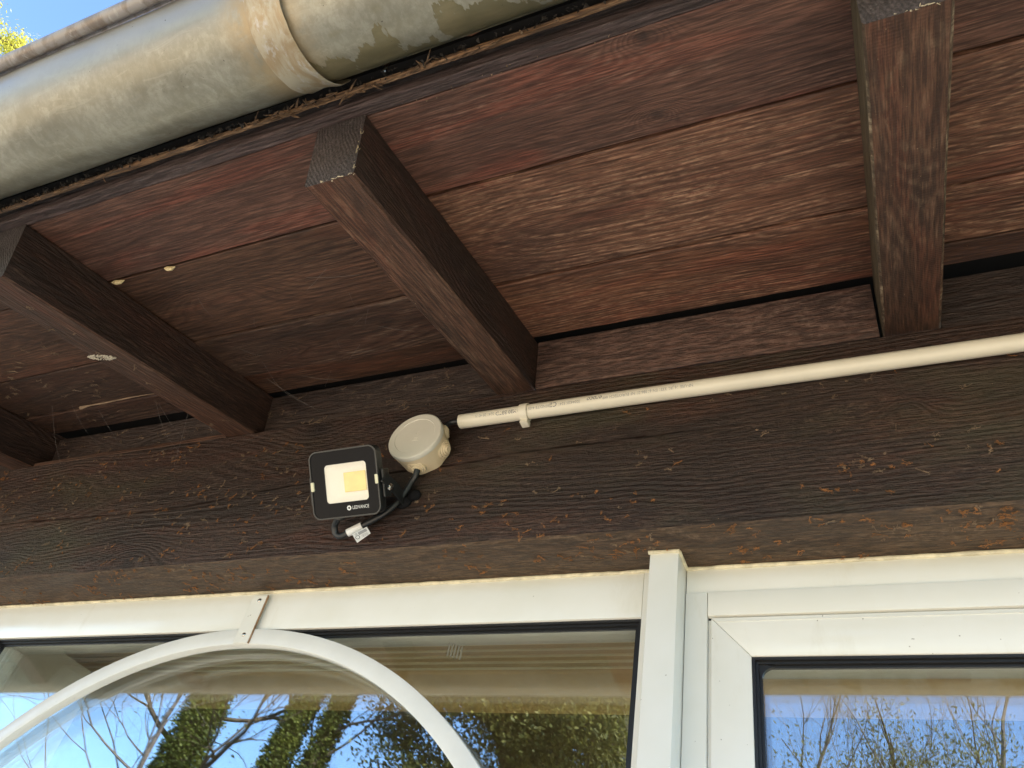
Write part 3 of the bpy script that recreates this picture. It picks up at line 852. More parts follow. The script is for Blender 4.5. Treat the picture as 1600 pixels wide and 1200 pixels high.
# pale tape residue on the glass
m = MB()
for (x, z) in [(-0.4848, 0.4219), (-0.4803, 0.4207), (-0.4758, 0.4195), (-0.4713, 0.4183), (-0.4668, 0.4171)]:
    m.add([(x - 0.0012, YW + 0.0141, z - 0.0085), (x + 0.0014, YW + 0.0141, z - 0.0085), (x + 0.0010, YW + 0.0141, z + 0.0085), (x - 0.0014, YW + 0.0141, z + 0.0085)], [(0, 1, 2, 3)])
M['residue'] = simple('tape_residue', (0.15, 0.14, 0.10), 0.6, 0.3)
o = obj('tape_residue', m.mesh(), M['residue'], fw); o.location = -fw.location
# sealant bead along the top of each frame
def sealant(x0, x1, y, z, parent, seed, w=0.0045, h=0.0022):
    xs = frange(x0, x1, max(6, int((x1 - x0) / 0.005)))
    m = MB()
    pts = []; rs_ = []
    for x in xs:
        pts.append((x, y - 0.0008 + 0.0006 * pnoise(Vector((x * 40, seed, 0))), z + 0.0006 * pnoise(Vector((x * 60, seed, 4)))))
        rs_.append(0.0024 + 0.0009 * pnoise(Vector((x * 50, seed, 9))))
    m.tube(pts, rs_, 8)
    o = obj('sealant', m.mesh(), M['sealant'], parent, sm=60)
    o.location = -parent.location
    return o
sealant(-1.40, -0.228, YW, 0.5065, fw, 1)

# arch in front of the glass
AC = (-0.795, -0.0965); AO, AI = 0.5440, 0.5215
arch = empty('arch_bar', (AC[0], YW, AC[1]), 'white flat metal bar bent to a half round arch in front of the left glass', 'arch')
m = MB(); n = 120; vs = []
for k in range(n + 1):
    a = pi * k / n
    for (r, y) in ((AO, -0.0055), (AO, 0.0078), (AI, 0.0078), (AI, -0.0055)):
        vs.append((r * cos(a), y, r * sin(a)))
fs = [(i * 4 + k, (i + 1) * 4 + k, (i + 1) * 4 + (k + 1) % 4, i * 4 + (k + 1) % 4) for i in range(n) for k in range(4)]
m.add(vs, fs)
for s in (-1, 1):
    a, b = sorted((s * AO, s * AI))
    m.box(a, b, -0.0055, 0.0078, WZ0 + 0.1 - AC[1], 0)
me = m.mesh()
bm = bmesh.new(); bm.from_mesh(me); bmesh.ops.recalc_face_normals(bm, faces=bm.faces); bm.to_mesh(me); bm.free()
M['arch'] = simple('white_lacquered_bar', (0.74, 0.735, 0.69), 0.22, 0.5, var=0.04, vs=20, bump=0.3, bs=60, speck=0.4)
bevel(me, 0.0010, 2, 50)
obj('bent_bar', me, M['arch'], arch, sm=35)
# strap that ties the arch to the frame, with its two screws and its rusty right edge
m = boxmesh(-0.0125, 0.0125, -0.0020, 0.0, -0.0385, 0.0335, 0.0004)
o = obj('fixing_strap', m, M['frame'], arch); o.location = (-0.7945 - AC[0], -0.0058, 0.4640 - AC[1])
m = boxmesh(-0.0008, 0.0008, -0.0022, 0.0, -0.0385, 0.0335)
o = obj('rusty_edge', m, M['rust'], arch); o.location = (-0.7811 - AC[0], -0.0052, 0.4640 - AC[1])
scr = MB().lathe([(0.0, 0.0012), (0.0018, 0.0011), (0.0030, 0.0004), (0.0032, 0.0)], 16, Matrix.Rotation(pi / 2, 4, 'X')).box(-0.0016, 0.0016, -0.0014, -0.0011, -0.0003, 0.0003).mesh()
for (sx_, sz_) in ((-0.7925, 0.4895), (-0.7935, 0.4375)):
    o = obj('screw', scr, M['steel'], arch, sm=40); o.location = (sx_ - AC[0], -0.0080, sz_ - AC[1])

# post between the windows
post = empty('window_post', (-0.211, 0.742, WZ0), 'square cream metal post standing proud between the two windows', 'post')
frame_piece('post_profile', -0.2270, -0.1946, 0.7420, 0.8330, WZ0, 0.5062, post, bw=0.0012)
sealant(-0.2285, -0.1935, 0.7422, 0.5068, post, 5)
m = MB(); m.tube([(-0.1940, 0.7425 + (YW - 0.7425) * t, 0.5062 + 0.0006 * pnoise(Vector((t * 9, 0, 2)))) for t in frange(0, 1, 10)], 0.0022, 8)
o = obj('sealant', m.mesh(), M['sealant'], post); o.location = -post.location

# right hand window: outer frame and opening sash
XR = 0.95
cw = empty('casement_window', (0.38, YW, WZ0), 'cream casement window with mitred sash and black gasket, right of the post', 'window')
frame_piece('outer_head', -0.1940, XR, YW, YW + 0.055, 0.4752, 0.5066, cw)
frame_piece('inner_head', -0.1698, XR, YW - 0.0028, YW + 0.055, 0.4462, 0.4746, cw)
frame_piece('outer_jamb', -0.1940, -0.1704, YW - 0.0022, YW + 0.055, WZ0, 0.4746, cw)
o = frame_piece('rebate', -0.1700, XR, YW + 0.004, YW + 0.050, 0.4405, 0.4464, cw, mt='rubber', bw=0)
frame_piece('rebate_jamb', -0.1702, -0.1648, YW + 0.0035, YW + 0.050, WZ0, 0.4440, cw)
# sash step lip then mitred sash
mitred('sash_head', [(-0.1660, 0.4440), (XR, 0.4440), (XR, 0.4005), (-0.1258, 0.4005)], YW - 0.0015, YW + 0.050, cw)
mitred('sash_stile', [(-0.1662, WZ0), (-0.1662, 0.4437), (-0.1260, 0.4002), (-0.1260, WZ0)], YW - 0.0013, YW + 0.050, cw)
mitred('sash_bead', [(-0.1612, 0.4400), (XR, 0.4400), (XR, 0.4392), (-0.1604, 0.4392)], YW - 0.0022, YW, cw, bw=0)
gasket('gasket', -0.1258, XR - 0.05, 0.4005, cw, 0.0085, YW + 0.001, YW + 0.0125)
# rubber corner fillet so the glass has a rounded corner
m = MB(); cx_, cz_, rr_ = -0.1258 + 0.0080 + 0.013, 0.4005 - 0.0080 - 0.013, 0.013
pts = [(-0.1258 + 0.002, 0.4005 - 0.002)] + [(cx_ - rr_ * cos(a), cz_ + rr_ * sin(a)) for a in [radians(t) for t in range(0, 91, 9)]]
vs = [(p[0], YW + 0.0070, p[1]) for p in pts] + [(p[0], YW + 0.0122, p[1]) for p in pts]
nn = len(pts)
m.add(vs, [tuple(range(nn)), tuple(range(2 * nn - 1, nn - 1, -1))] + [(i, i + nn, (i + 1) % nn + nn, (i + 1) % nn) for i in range(nn)])
o = obj('gasket_corner', m.mesh(), M['rubber'], cw); o.location = -cw.location
pane('pane', -0.1255, XR - 0.05, YW + 0.0125, WZ0, 0.4010, cw)
pane('pane', -0.1255, XR - 0.05, YW + 0.0290, WZ0, 0.4010, cw)
frame_piece('sash_stile', XR - 0.05, XR, YW - 0.001, YW + 0.05, WZ0, 0.4000, cw)
sealant(-0.1935, XR, YW, 0.5065, cw, 9)

# house walls beside the windows and behind the beam
walls = empty('house_wall', (0, 1, GZ), 'cream plastered walls of the house left and right of the windows', 'wall')
for (a, b) in ((-5.0, -1.372), (XR, 2.75)):
    o = obj('wall', boxmesh(a, b, YW, YW + 0.25, GZ, 0.507), M['plaster'], walls); o.location = -walls.location
o = obj('wall', boxmesh(-5, 2.75, 4.6, 4.8, GZ, 1.3), M['plaster'], walls); o.location = -walls.location
for (a, zc_) in ((-5.0, 1.3), (2.55, -0.9)):  # right end wall kept low: unseen opening added so sun brightens the room
    o = obj('wall', boxmesh(a, a + 0.2, YW + 0.25, 4.6, GZ, zc_), M['plaster'], walls); o.location = -walls.location
o = obj('sill', boxmesh(-1.372, XR, YW, YW + 0.25, GZ, WZ0), M['plaster'], walls); o.location = -walls.location
for (a, b) in ((-5.0, -2.3), (1.1, 2.75)):
    o = obj('wall', boxmesh(a, b, YB + 0.08, YB + 0.22, 0.507, 0.86), M['plaster'], walls); o.location = -walls.location

# interior seen through the glass
room = empty('interior_room', (0, 1, 0), kind='structure')
IZ = 0.560
sl = boxmesh(-2.5, 2.5, -0.0098, 0.0065, 0, 0.012, 0.0010, 1)
bd = boxmesh(-2.5, 2.5, 0.0066, 0.0098, -0.0025, 0.012, 0.0006, 1)
for k in range(13):
    y = 0.868 + 0.0200 * k
    o = obj('ceiling_slat', sl, M['room_slat'], room, sm=40)
    o.location = (0, y - 1, IZ + 0.0002 * (k % 3))
    o = obj('ceiling_bead', bd, M['room_bead'], room); o.location = (0, y - 1, IZ)
o = obj('slat_backing', boxmesh(-2.5, 2.5, 0.862, 1.128, IZ + 0.006, IZ + 0.02), M['room_slat'], room); o.location = (0, -1, 0)
o = obj('ceiling_beam', boxmesh(-2.5, 2.5, 1.131, 1.285, IZ - 0.002, IZ + 0.22, 0.004), M['room'], room); o.location = (0, -1, 0)
o = obj('ceiling', boxmesh(-2.5, 2.5, 1.285, 4.6, IZ + 0.20, IZ + 0.22), M['room_dark'], room); o.location = (0, -1, 0)
o = obj('back_wall', boxmesh(-2.5, 2.5, 4.2, 4.3, GZ, IZ + 0.2), M['room_dark'], room); o.location = (0, -1, 0)
for a in (-2.55,):  # right side left open for the added daylight
    o = obj('side_wall', boxmesh(a, a + 0.05, YW + 0.26, 4.3, GZ, IZ + 0.2), M['room_dark'], room); o.location = (0, -1, 0)
o = obj('floor', boxmesh(-2.5, 2.5, YW + 0.26, 4.3, GZ + 0.004, GZ + 0.02), M['room_dark'], room); o.location = (0, -1, 0)

# ------------------------------------------------------------------ text helper
def text_mesh(body, size, extrude=0.0, font_scale_x=1.0, align='LEFT', shear=0.0):
    cu = bpy.data.curves.new('t', 'FONT')
    cu.body = body; cu.size = size; cu.extrude = extrude; cu.align_x = align; cu.shear = shear
    cu.resolution_u = 3
    to = bpy.data.objects.new('t', cu)
    C.objects.link(to)
    dg = bpy.context.evaluated_depsgraph_get()
    me = bpy.data.meshes.new_from_object(to.evaluated_get(dg))
    me.materials.clear()
    bpy.data.objects.remove(to)
    return me

# ------------------------------------------------------------------ floodlight
LM = Matrix.Translation((-0.5987, 0.635, 0.5684)) @ Matrix.Rotation(radians(4.955), 4, 'Z') @ Matrix.Rotation(radians(41.11), 4, 'X') @ Matrix.Rotation(radians(-3.845), 4, 'Y')
lamp = empty('floodlight', label='small square black LED floodlight tilted down, screwed to the beam beside the round box', cat='floodlight', mat=LM)
def rrect(w, h, r, n=8, cx=0, cz=0):
    pts = []
    for (sx_, sz_, a0) in ((1, 1, 0), (-1, 1, 90), (-1, -1, 180), (1, -1, 270)):
        for k in range(n + 1):
            a = radians(a0 + 90 * k / n)
            pts.append((cx + sx_ * (w / 2 - r) + r * cos(a), cz + sz_ * (h / 2 - r) + r * sin(a)))
    return pts
def loft(loops, cap0=True, cap1=True):
    """loops: list of (y, [(x,z)...]) all the same count"""
    n = len(loops[0][1]); vs = [(p[0], y, p[1]) for y, l in loops for p in l]
    fs = [(i * n + k, i * n + (k + 1) % n, (i + 1) * n + (k + 1) % n, (i + 1) * n + k) for i in range(len(loops) - 1) for k in range(n)]
    if cap0: fs.append(tuple(range(n - 1, -1, -1)))
    if cap1: fs.append(tuple((len(loops) - 1) * n + k for k in range(n)))
    me = MB().add(vs, fs).mesh()
    bm = bmesh.new(); bm.from_mesh(me); bmesh.ops.recalc_face_normals(bm, faces=bm.faces); bm.to_mesh(me); bm.free()
    return me
W, H = 0.0985, 0.0875
# housing: rim in front, tapering ribbed back (local Y points away from the viewer)
obj('housing', loft([(0.0012, rrect(W - 0.001, H - 0.001, 0.0105)), (0.0040, rrect(W, H, 0.011)), (0.0130, rrect(W, H, 0.011)), (0.0150, rrect(W - 0.004, H - 0.004, 0.010)),
                     (0.0240, rrect(W - 0.022, H - 0.024, 0.008)), (0.0290, rrect(W - 0.026, H - 0.030, 0.006))], cap0=False), M['lamp_black'], lamp, sm=35)
# raised rim ring
def ringmesh(o1, i1, y0, y1, cap=True):
    n = len(o1)
    vs = [(p[0], y0, p[1]) for p in o1] + [(p[0], y0, p[1]) for p in i1] + [(p[0], y1, p[1]) for p in i1] + [(p[0], y1, p[1]) for p in o1]
    fs = []
    for r_ in range(4):
        a = r_ * n; b = ((r_ + 1) % 4) * n
        fs += [(a + k, a + (k + 1) % n, b + (k + 1) % n, b + k) for k in range(n)]
    me = MB().add(vs, fs).mesh()
    bm = bmesh.new(); bm.from_mesh(me); bmesh.ops.recalc_face_normals(bm, faces=bm.faces); bm.to_mesh(me); bm.free()
    return me
obj('rim', ringmesh(rrect(W, H, 0.011), rrect(W - 0.0036, H - 0.0036, 0.0094), -0.0010, 0.0030), M['lamp_rim'], lamp, sm=35)
TX, TZ, TW, TH = 0.0024, 0.0002, 0.0610, 0.0490
obj('front_panel', ringmesh(rrect(W - 0.0036, H - 0.0036, 0.0094), rrect(TW, TH, 0.0045, 8, TX, TZ), 0.0002, 0.0011), M['lamp_panel'], lamp, sm=35)
obj('reflector_tray', loft([(0.0011, rrect(TW + 0.001, TH + 0.001, 0.0045, 8, TX, TZ)), (0.0020, rrect(TW - 0.002, TH - 0.002, 0.004, 8, TX, TZ)), (0.0062, rrect(TW - 0.018, TH - 0.014, 0.003, 8, 0.0090, TZ))], cap0=False), M['diffuser'], lamp, sm=50)
obj('led_chip', boxmesh(-0.0035, 0.0285, 0.0046, 0.0060, -0.0122, 0.0128, 0.0008), M['chip'], lamp)
obj('cover_glass', loft([(0.0003, rrect(TW, TH, 0.0045, 8, TX, TZ)), (0.0006, rrect(TW, TH, 0.0045, 8, TX, TZ))]), M['lens'], lamp)
for (cx_, cz_) in ((-0.0468, -0.0008), (0.0468, -0.0001)):
    o = obj('side_clip', boxmesh(-0.0024, 0.0024, -0.0018, 0.004, -0.0060, 0.0060, 0.0012), M['clip_cream'], lamp, sm=40); o.location = (cx_, 0, cz_)
# printed name and round mark
tm = text_mesh('LEDVANCE', 0.0060)
for v in tm.vertices: v.co = Vector((v.co.x * 0.80, 0, v.co.y))
o = obj('printed_name', tm, M['print_white'], lamp); o.location = (0.0082, -0.00005, -0.0342)
m = MB()
for k in range(24):
    a0 = 2 * pi * k / 24; a1 = 2 * pi * (k + 1) / 24
    p = lambda a, r: (r * cos(a), 0, r * sin(a))
    m.add([p(a0, 0.0014), p(a1, 0.0014), p(a1, 0.0033 - 0.0006 * (k % 3 == 0)), p(a0, 0.0033 - 0.0006 * (k % 3 == 1))], [(0, 1, 2, 3)])
o = obj('printed_mark', m.mesh(), M['print_white'], lamp); o.location = (0.0035, -0.00005, -0.0322)
# U bracket, side ears and screw
for s in (-1, 1):
    x = s * (W / 2 + 0.0020)
    me = MB().box(min(x, x + s * 0.0030), max(x, x + s * 0.0030), 0.004, 0.020, -0.024, 0.012).mesh(); bevel(me, 0.0008, 1)
    obj('side_ear', me, M['lamp_black'], lamp, sm=35)
m = MB()
MI = LM.inverted()
def loc(p): return MI @ Vector(p)
# bracket arm runs from the right ear back to the beam face, with a foot plate
def strip(pts, w, t, axis):
    """flat bar through world points, width along axis"""
    out = []
    pts = [Vector(p) for p in pts]; ax = Vector(axis).normalized()
    for i, p in enumerate(pts):
        d = (pts[min(i + 1, len(pts) - 1)] - pts[max(i - 1, 0)]).normalized()
        nrm = d.cross(ax).normalized()
        out += [p + ax * w / 2 + nrm * t / 2, p - ax * w / 2 + nrm * t / 2, p - ax * w / 2 - nrm * t / 2, p + ax * w / 2 - nrm * t / 2]
    fs = [(i * 4 + k, i * 4 + (k + 1) % 4, (i + 1) * 4 + (k + 1) % 4, (i + 1) * 4 + k) for i in range(len(pts) - 1) for k in range(4)]
    fs += [(3, 2, 1, 0), tuple((len(pts) - 1) * 4 + k for k in range(4))]
    return [loc(v) for v in out], fs
vs, fs = strip([(-0.5460, 0.640, 0.5760), (-0.5440, 0.672, 0.5790), (-0.5455, 0.696, 0.5800), (-0.565, 0.6975, 0.581), (-0.62, 0.6978, 0.583), (-0.650, 0.6965, 0.584), (-0.655, 0.668, 0.582), (-0.652, 0.640, 0.579)], 0.017, 0.0028, (0, 0.12, 1))
m.add(vs, fs)
me = m.mesh(); bevel(me, 0.0008, 1)
obj('mounting_bracket', me, M['lamp_black'], lamp, sm=35)
def disc(name, c, axis, r, t, mt, parent, inv, n=24, dome=0.3):
    q = Vector(axis).normalized().to_track_quat('Z', 'Y').to_matrix().to_4x4()
    T = inv @ Matrix.Translation(c) @ q
    me = MB().lathe([(r, 0), (r, t * 0.6), (r * 0.8, t), (0.0001, t * (1 + dome))], n, T).mesh()
    return obj(name, me, M[mt], parent, sm=40)
disc('screw', (-0.5462, 0.6575, 0.5730), (0.75, -0.5, -0.35), 0.0050, 0.0036, 'steel', lamp, MI)
disc('knob_base', (-0.5490, 0.6600, 0.5745), (0.75, -0.5, -0.35), 0.0085, 0.0030, 'lamp_black', lamp, MI)
disc('bracket_foot', (-0.5480, 0.6990, 0.5800), (0.1, -1, 0.0), 0.0115, 0.0050, 'rubber_matt', lamp, MI)
disc('bracket_foot', (-0.5335, 0.6990, 0.5880), (0.1, -1, 0.0), 0.0085, 0.0060, 'rubber_matt', lamp, MI)
# fins at the back
m = MB()
for k in range(9):
    x = -0.032 + 0.008 * k
    m.box(x - 0.0008, x + 0.0008, 0.020, 0.034, -0.026, 0.026)
obj('cooling_fin', m.mesh(), M['lamp_black'], lamp)
# supply cable from the underside, round to the box
pts = [(-0.6165, 0.6670, 0.5460), (-0.6208, 0.672, 0.5399), (-0.6273, 0.679, 0.5355), (-0.6273, 0.685, 0.5288), (-0.6209, 0.688, 0.5254), (-0.6131, 0.689, 0.5293), (-0.6018, 0.6893, 0.5355), (-0.5904, 0.6895, 0.5415), (-0.5662, 0.6905, 0.5569), (-0.552, 0.6905, 0.5728), (-0.5433, 0.6895, 0.5897), (-0.5366, 0.687, 0.6038), (-0.5312, 0.6835, 0.611), (-0.5299, 0.681, 0.6175)]
cab = obj('supply_cable', MB().tube([loc(p) for p in spline(pts, 6)], 0.0042, 14).mesh(), M['cable'], lamp, sm=60)
obj('cable_gland', MB().tube([loc(p) for p in ((-0.6130, 0.6640, 0.5520), (-0.6185, 0.6730, 0.5415))], 0.0062, 14).mesh(), M['lamp_black'], lamp, sm=50)
# white care label wrapped round the cable
sl_pts = [(-0.6116, 0.6892, 0.5303), (-0.6067, 0.6892, 0.5329), (-0.6017, 0.6892, 0.5354), (-0.5926, 0.6892, 0.54)]
tagp = obj('cable_label', MB().tube([loc(p) for p in spline(sl_pts, 4)], 0.0053, 14).mesh(), M['label'], cab, sm=60)
TQ = [Vector(p) for p in ((-0.5992, 0.684, 0.5237), (-0.581, 0.6845, 0.5342), (-0.5695, 0.682, 0.5217), (-0.5839, 0.681, 0.5079))]
nq = (TQ[1] - TQ[0]).cross(TQ[3] - TQ[0]).normalized()
if nq.y > 0: nq = -nq
fl = MB().add([loc(p) for p in TQ] + [loc(p - nq * 0.0004) for p in TQ], [(0, 1, 2, 3), (7, 6, 5, 4), (0, 4, 5, 1), (1, 5, 6, 2), (2, 6, 7, 3), (3, 7, 4, 0)]).mesh()
flap = obj('label_flap', fl, M['label'], cab)
ux = (TQ[1] - TQ[0]).normalized(); uy = (TQ[3] - TQ[0]).normalized()
def onflap(a, b, d=0.0002): return loc(TQ[0] + (TQ[1] - TQ[0]) * a + (TQ[3] - TQ[0]) * b + nq * d)
m = MB()
for k in range(10):       # bars
    a = 0.36 + 0.055 * k
    m.add([onflap(a, 0.12), onflap(a + 0.03, 0.12), onflap(a + 0.03, 0.42), onflap(a, 0.42)], [(0, 1, 2, 3)])
for k in range(16):       # ring mark
    a0, a1 = 2 * pi * k / 16, 2 * pi * (k + 1) / 16
    f = lambda a, r: onflap(0.20 + r * cos(a) * 0.7, 0.55 + r * sin(a))
    m.add([f(a0, 0.15), f(a1, 0.15), f(a1, 0.20), f(a0, 0.20)], [(0, 1, 2, 3)])
m.add([onflap(0.14, 0.12), onflap(0.28, 0.12), onflap(0.28, 0.16), onflap(0.14, 0.16)], [(0, 1, 2, 3)])
m.add([onflap(0.14, 0.24), onflap(0.28, 0.24), onflap(0.28, 0.28), onflap(0.14, 0.28)], [(0, 1, 2, 3)])
for k in range(3): m.add([onflap(0.45, 0.55 + k * 0.1), onflap(0.85, 0.55 + k * 0.1), onflap(0.85, 0.57 + k * 0.1), onflap(0.45, 0.57 + k * 0.1)], [(0, 1, 2, 3)])
obj('label_print', m.mesh(), M['print_dark'], cab)

# ------------------------------------------------------------------ junction box
JB = Matrix.Translation((-0.5355, 0.6995, 0.6595)) @ Matrix.Rotation(pi / 2, 4, 'X')      # local Z points out from the beam
jb = empty('junction_box', label='round cream plastic junction box on the beam between floodlight and conduit', cat='junction box', mat=JB)
def faceted(prof, n=72):
    vs = []
    for (r, hgt, f) in prof:
        for k in range(n):
            a = 2 * pi * k / n
            rr_ = r * (1 - f * (0.5 - 0.5 * cos(8 * a)))
            vs.append((rr_ * cos(a), rr_ * sin(a), hgt))
    N = len(prof)
    fs = [(i * n + k, i * n + (k + 1) % n, (i + 1) * n + (k + 1) % n, (i + 1) * n + k) for i in range(N - 1) for k in range(n)]
    fs += [tuple(range(n - 1, -1, -1)), tuple((N - 1) * n + k for k in range(n))]
    return MB().add(vs, fs).mesh()
obj('box_body', faceted([(0.0350, 0.0, 0.05), (0.0365, 0.012, 0.03), (0.0378, 0.026, 0.0), (0.0382, 0.0345, 0.0)]), M['box_body'], jb, sm=30)
obj('box_lid', MB().lathe([(0.0383, 0.0322), (0.0397, 0.0332), (0.0399, 0.0372), (0.0392, 0.0394), (0.0378, 0.0402), (0.0300, 0.0403), (0.0292, 0.0396), (0.0001, 0.0395)], 96).mesh(), M['box_lid'], jb, sm=25)
gl_prof = [(0.0128, -0.003), (0.0126, 0.0026), (0.0118, 0.0032), (0.0104, 0.0028), (0.0100, 0.0046), (0.0092, 0.0052), (0.0078, 0.0048), (0.0074, 0.0066), (0.0066, 0.0072), (0.0054, 0.0068), (0.0050, 0.0084), (0.0042, 0.0090), (0.0001, 0.0086)]
for ang in (-12, -88, 48, 120, 190):
    T = Matrix.Rotation(radians(ang), 4, 'Z') @ Matrix.Translation((0.0343, 0, 0.0150)) @ Matrix.Rotation(radians(90), 4, 'Y')
    obj('grommet', MB().lathe(gl_prof, 32, T).mesh(), M['box_body'], jb, sm=30)
tm = text_mesh('C', 0.0100, 0.0001, align='CENTER')
o = obj('embossed_mark', tm, M['box_lid'], jb); o.location = (0.003, 0.001, 0.0396)
m = MB()
for (w_, y_) in ((0.006, -0.0035), (0.0055, -0.0058), (0.009, -0.0085)):
    m.box(0.003 - w_ / 2, 0.003 + w_ / 2, y_ - 0.0004, y_ + 0.0004, 0.0394, 0.0399)
obj('embossed_line', m.mesh(), M['box_lid'], jb)

# short black cable from conduit into the box
pts = [(-0.5105, 0.683, 0.6905), (-0.5060, 0.685, 0.7000), (-0.5000, 0.687, 0.7030), (-0.4876, 0.6885, 0.7035), (-0.45, 0.6885, 0.7033)]
c2 = obj('black_cable', MB().tube(spline(pts, 6), 0.0037, 14).mesh(), M['cable'], sm=60)
tag(c2, 'short black cable bridging the round junction box and the open conduit end', 'cable')

# ------------------------------------------------------------------ conduit
CYc, CZc, CR = 0.6885, 0.7030, 0.0100
con = empty('conduit_pipe', (-0.49, CYc, CZc), 'long cream plastic conduit pipe running along the top of the beam', 'conduit')
m = MB(); xs = frange(-0.4905, 1.0, 60)
vs = []; n = 32
for (rad_, rev) in ((CR, 0), (CR - 0.0014, 1)):
    for x in xs:
        zz = CZc - 0.0008 * pnoise(Vector((x * 2, 0, 0)))
        for k in range(n):
            a = 2 * pi * k / n
            vs.append((x, CYc + rad_ * cos(a), zz + rad_ * sin(a)))
fs = []
for layer in (0, 1):
    b0 = layer * len(xs) * n
    for i in range(len(xs) - 1):
        for k in range(n):
            q = (b0 + i * n + k, b0 + i * n + (k + 1) % n, b0 + (i + 1) * n + (k + 1) % n, b0 + (i + 1) * n + k)
            fs.append(q if layer == 0 else q[::-1])
for i in (0, len(xs) - 1):
    for k in range(n):
        fs.append((i * n + k, i * n + (k + 1) % n, len(xs) * n + i * n + (k + 1) % n, len(xs) * n + i * n + k))
me = m.add(vs, fs).mesh()
bm = bmesh.new(); bm.from_mesh(me); bmesh.ops.recalc_face_normals(bm, faces=bm.faces); bm.to_mesh(me); bm.free()
o = obj('pipe', me, M['conduit'], con, sm=50); o.location = -con.location
def pipe_text(s, x_right, size, mt, name='pipe_print', alpha0=-8, shear=0.0, squeeze=0.9):
    """lettering printed upside down on the upper front of the pipe; it reads from right to left seen from below"""
    tm = text_mesh(s, size, shear=shear)
    for v in tm.vertices:
        u, w = v.co.x * squeeze, v.co.y
        a = radians(alpha0) - w / CR
        r_ = CR + 0.00012
        xx = x_right - u
        v.co = Vector((xx, CYc - r_ * cos(a), CZc - 0.0008 * pnoise(Vector((xx * 2, 0, 0))) + r_ * sin(a)))
    o = obj(name, tm, M[mt], con); o.location = -con.location
pipe_text('NF-USE 16 JRL 3321 EN 61386-21 NF EUROTECH 449', -0.168, 0.0056, 'print_pale')
pipe_text('eroco', -0.283, 0.0095, 'print_dark', shear=0.3, alpha0=4)
pipe_text('320442015241', -0.313, 0.0056, 'print_pale')
pipe_text('CE', -0.345, 0.0095, 'print_dark', alpha0=4)
pipe_text('BENDITE 4-05 RD PIE 120 11', -0.355, 0.0056, 'print_pale')
pipe_text('M20 BBTD', -0.402, 0.0075, 'print_dark')
pipe_text('5241 20 4215', -0.435, 0.0056, 'print_pale')
# clip
cl = empty('pipe_clip', (-0.3935, 0.6995, CZc), 'cream plastic saddle clip holding the conduit near its left end', 'clip')
vs = []; aa = [radians(t) for t in range(-150, 121, 9)]
for (r_, ) in ((CR + 0.0003,), (CR + 0.0022,)):
    for x in (-0.0055, 0.0055):
        for a in aa:
            # angle measured from the direction that points away from the beam
            vs.append((x, (CYc - 0.6995) - r_ * cos(a), r_ * sin(a)))
n = len(aa); fs = []
idx = lambda l, s, k: (l * 2 + s) * n + k
for k in range(n - 1):
    fs += [(idx(1, 0, k), idx(1, 1, k), idx(1, 1, k + 1), idx(1, 0, k + 1)), (idx(0, 0, k), idx(0, 0, k + 1), idx(0, 1, k + 1), idx(0, 1, k)),
           (idx(0, 0, k), idx(1, 0, k), idx(1, 0, k + 1), idx(0, 0, k + 1)), (idx(0, 1, k), idx(0, 1, k + 1), idx(1, 1, k + 1), idx(1, 1, k))]
for k in (0, n - 1): fs.append((idx(0, 0, k), idx(0, 1, k), idx(1, 1, k), idx(1, 0, k)))
me = MB().add(vs, fs).mesh()
bm = bmesh.new(); bm.from_mesh(me); bmesh.ops.recalc_face_normals(bm, faces=bm.faces); bm.to_mesh(me); bm.free()
obj('clip_ring', me, M['conduit'], cl, sm=40)
obj('clip_foot', bevel(MB().box(-0.0055, 0.0055, -0.0120, 0.0, -0.0175, -0.0098).mesh(), 0.0012, 2), M['conduit'], cl, sm=40)

# ------------------------------------------------------------------ dried creeper feet, webs and crumbs
rg = random.Random(21)
def tendril(m, p, nrm, s, pale):
    """one dried creeper holdfast: a wavy stem with little cupped rings at the ends of its branchlets"""
    nrm = nrm.normalized()
    t = nrm.cross(Vector((0, 0, 1)));
    if t.length < 0.1: t = Vector((1, 0, 0))
    t.normalize(); b = nrm.cross(t)
    ang = rg.gauss(0.2, 0.9)
    d0 = t * cos(ang) + b * sin(ang)
    d1 = nrm.cross(d0)
    L = s * rg.uniform(0.6, 2.4); nn = rg.randint(3, 10)
    bend = rg.uniform(-0.5, 0.5)
    pts = []
    for k in range(6):
        u = k / 5 - 0.5
        pts.append(p + d0 * (u * L) + d1 * (bend * L * (u * u - 0.1) + rg.gauss(0, s * 0.03)) + nrm * (0.0006 + abs(rg.gauss(0, 0.0008))))
    if rg.random() < 0.5: m.tube(pts, rg.uniform(0.00010, 0.00020), 3, cap=False)
    for k in range(nn):
        q = pts[rg.randint(0, 5)] + d1 * rg.gauss(0, s * 0.24) + d0 * rg.gauss(0, s * 0.18)
        if rg.random() < 0.6: m.tube([pts[rg.randint(1, 4)], q], 0.0002, 3, cap=False)
        r_ = rg.uniform(0.0006, 0.0011)
        # small torus
        tilt = (nrm + Vector((rg.gauss(0, .35), rg.gauss(0, .35), rg.gauss(0, .35)))).normalized()
        a_ = tilt.cross(Vector((0.3, 0.5, 0.8))).normalized(); c_ = tilt.cross(a_)
        ring_ = [q + (a_ * cos(2 * pi * i / 7) + c_ * sin(2 * pi * i / 7)) * r_ + nrm * 0.0004 for i in range(8)]
        m.tube(ring_, 0.00014, 3, cap=False)
md, mp = MB(), MB()
F = Vector((0, -1, 0)); U = Vector((0, 0, -1)); RD = Vector((0, SP, -CP))
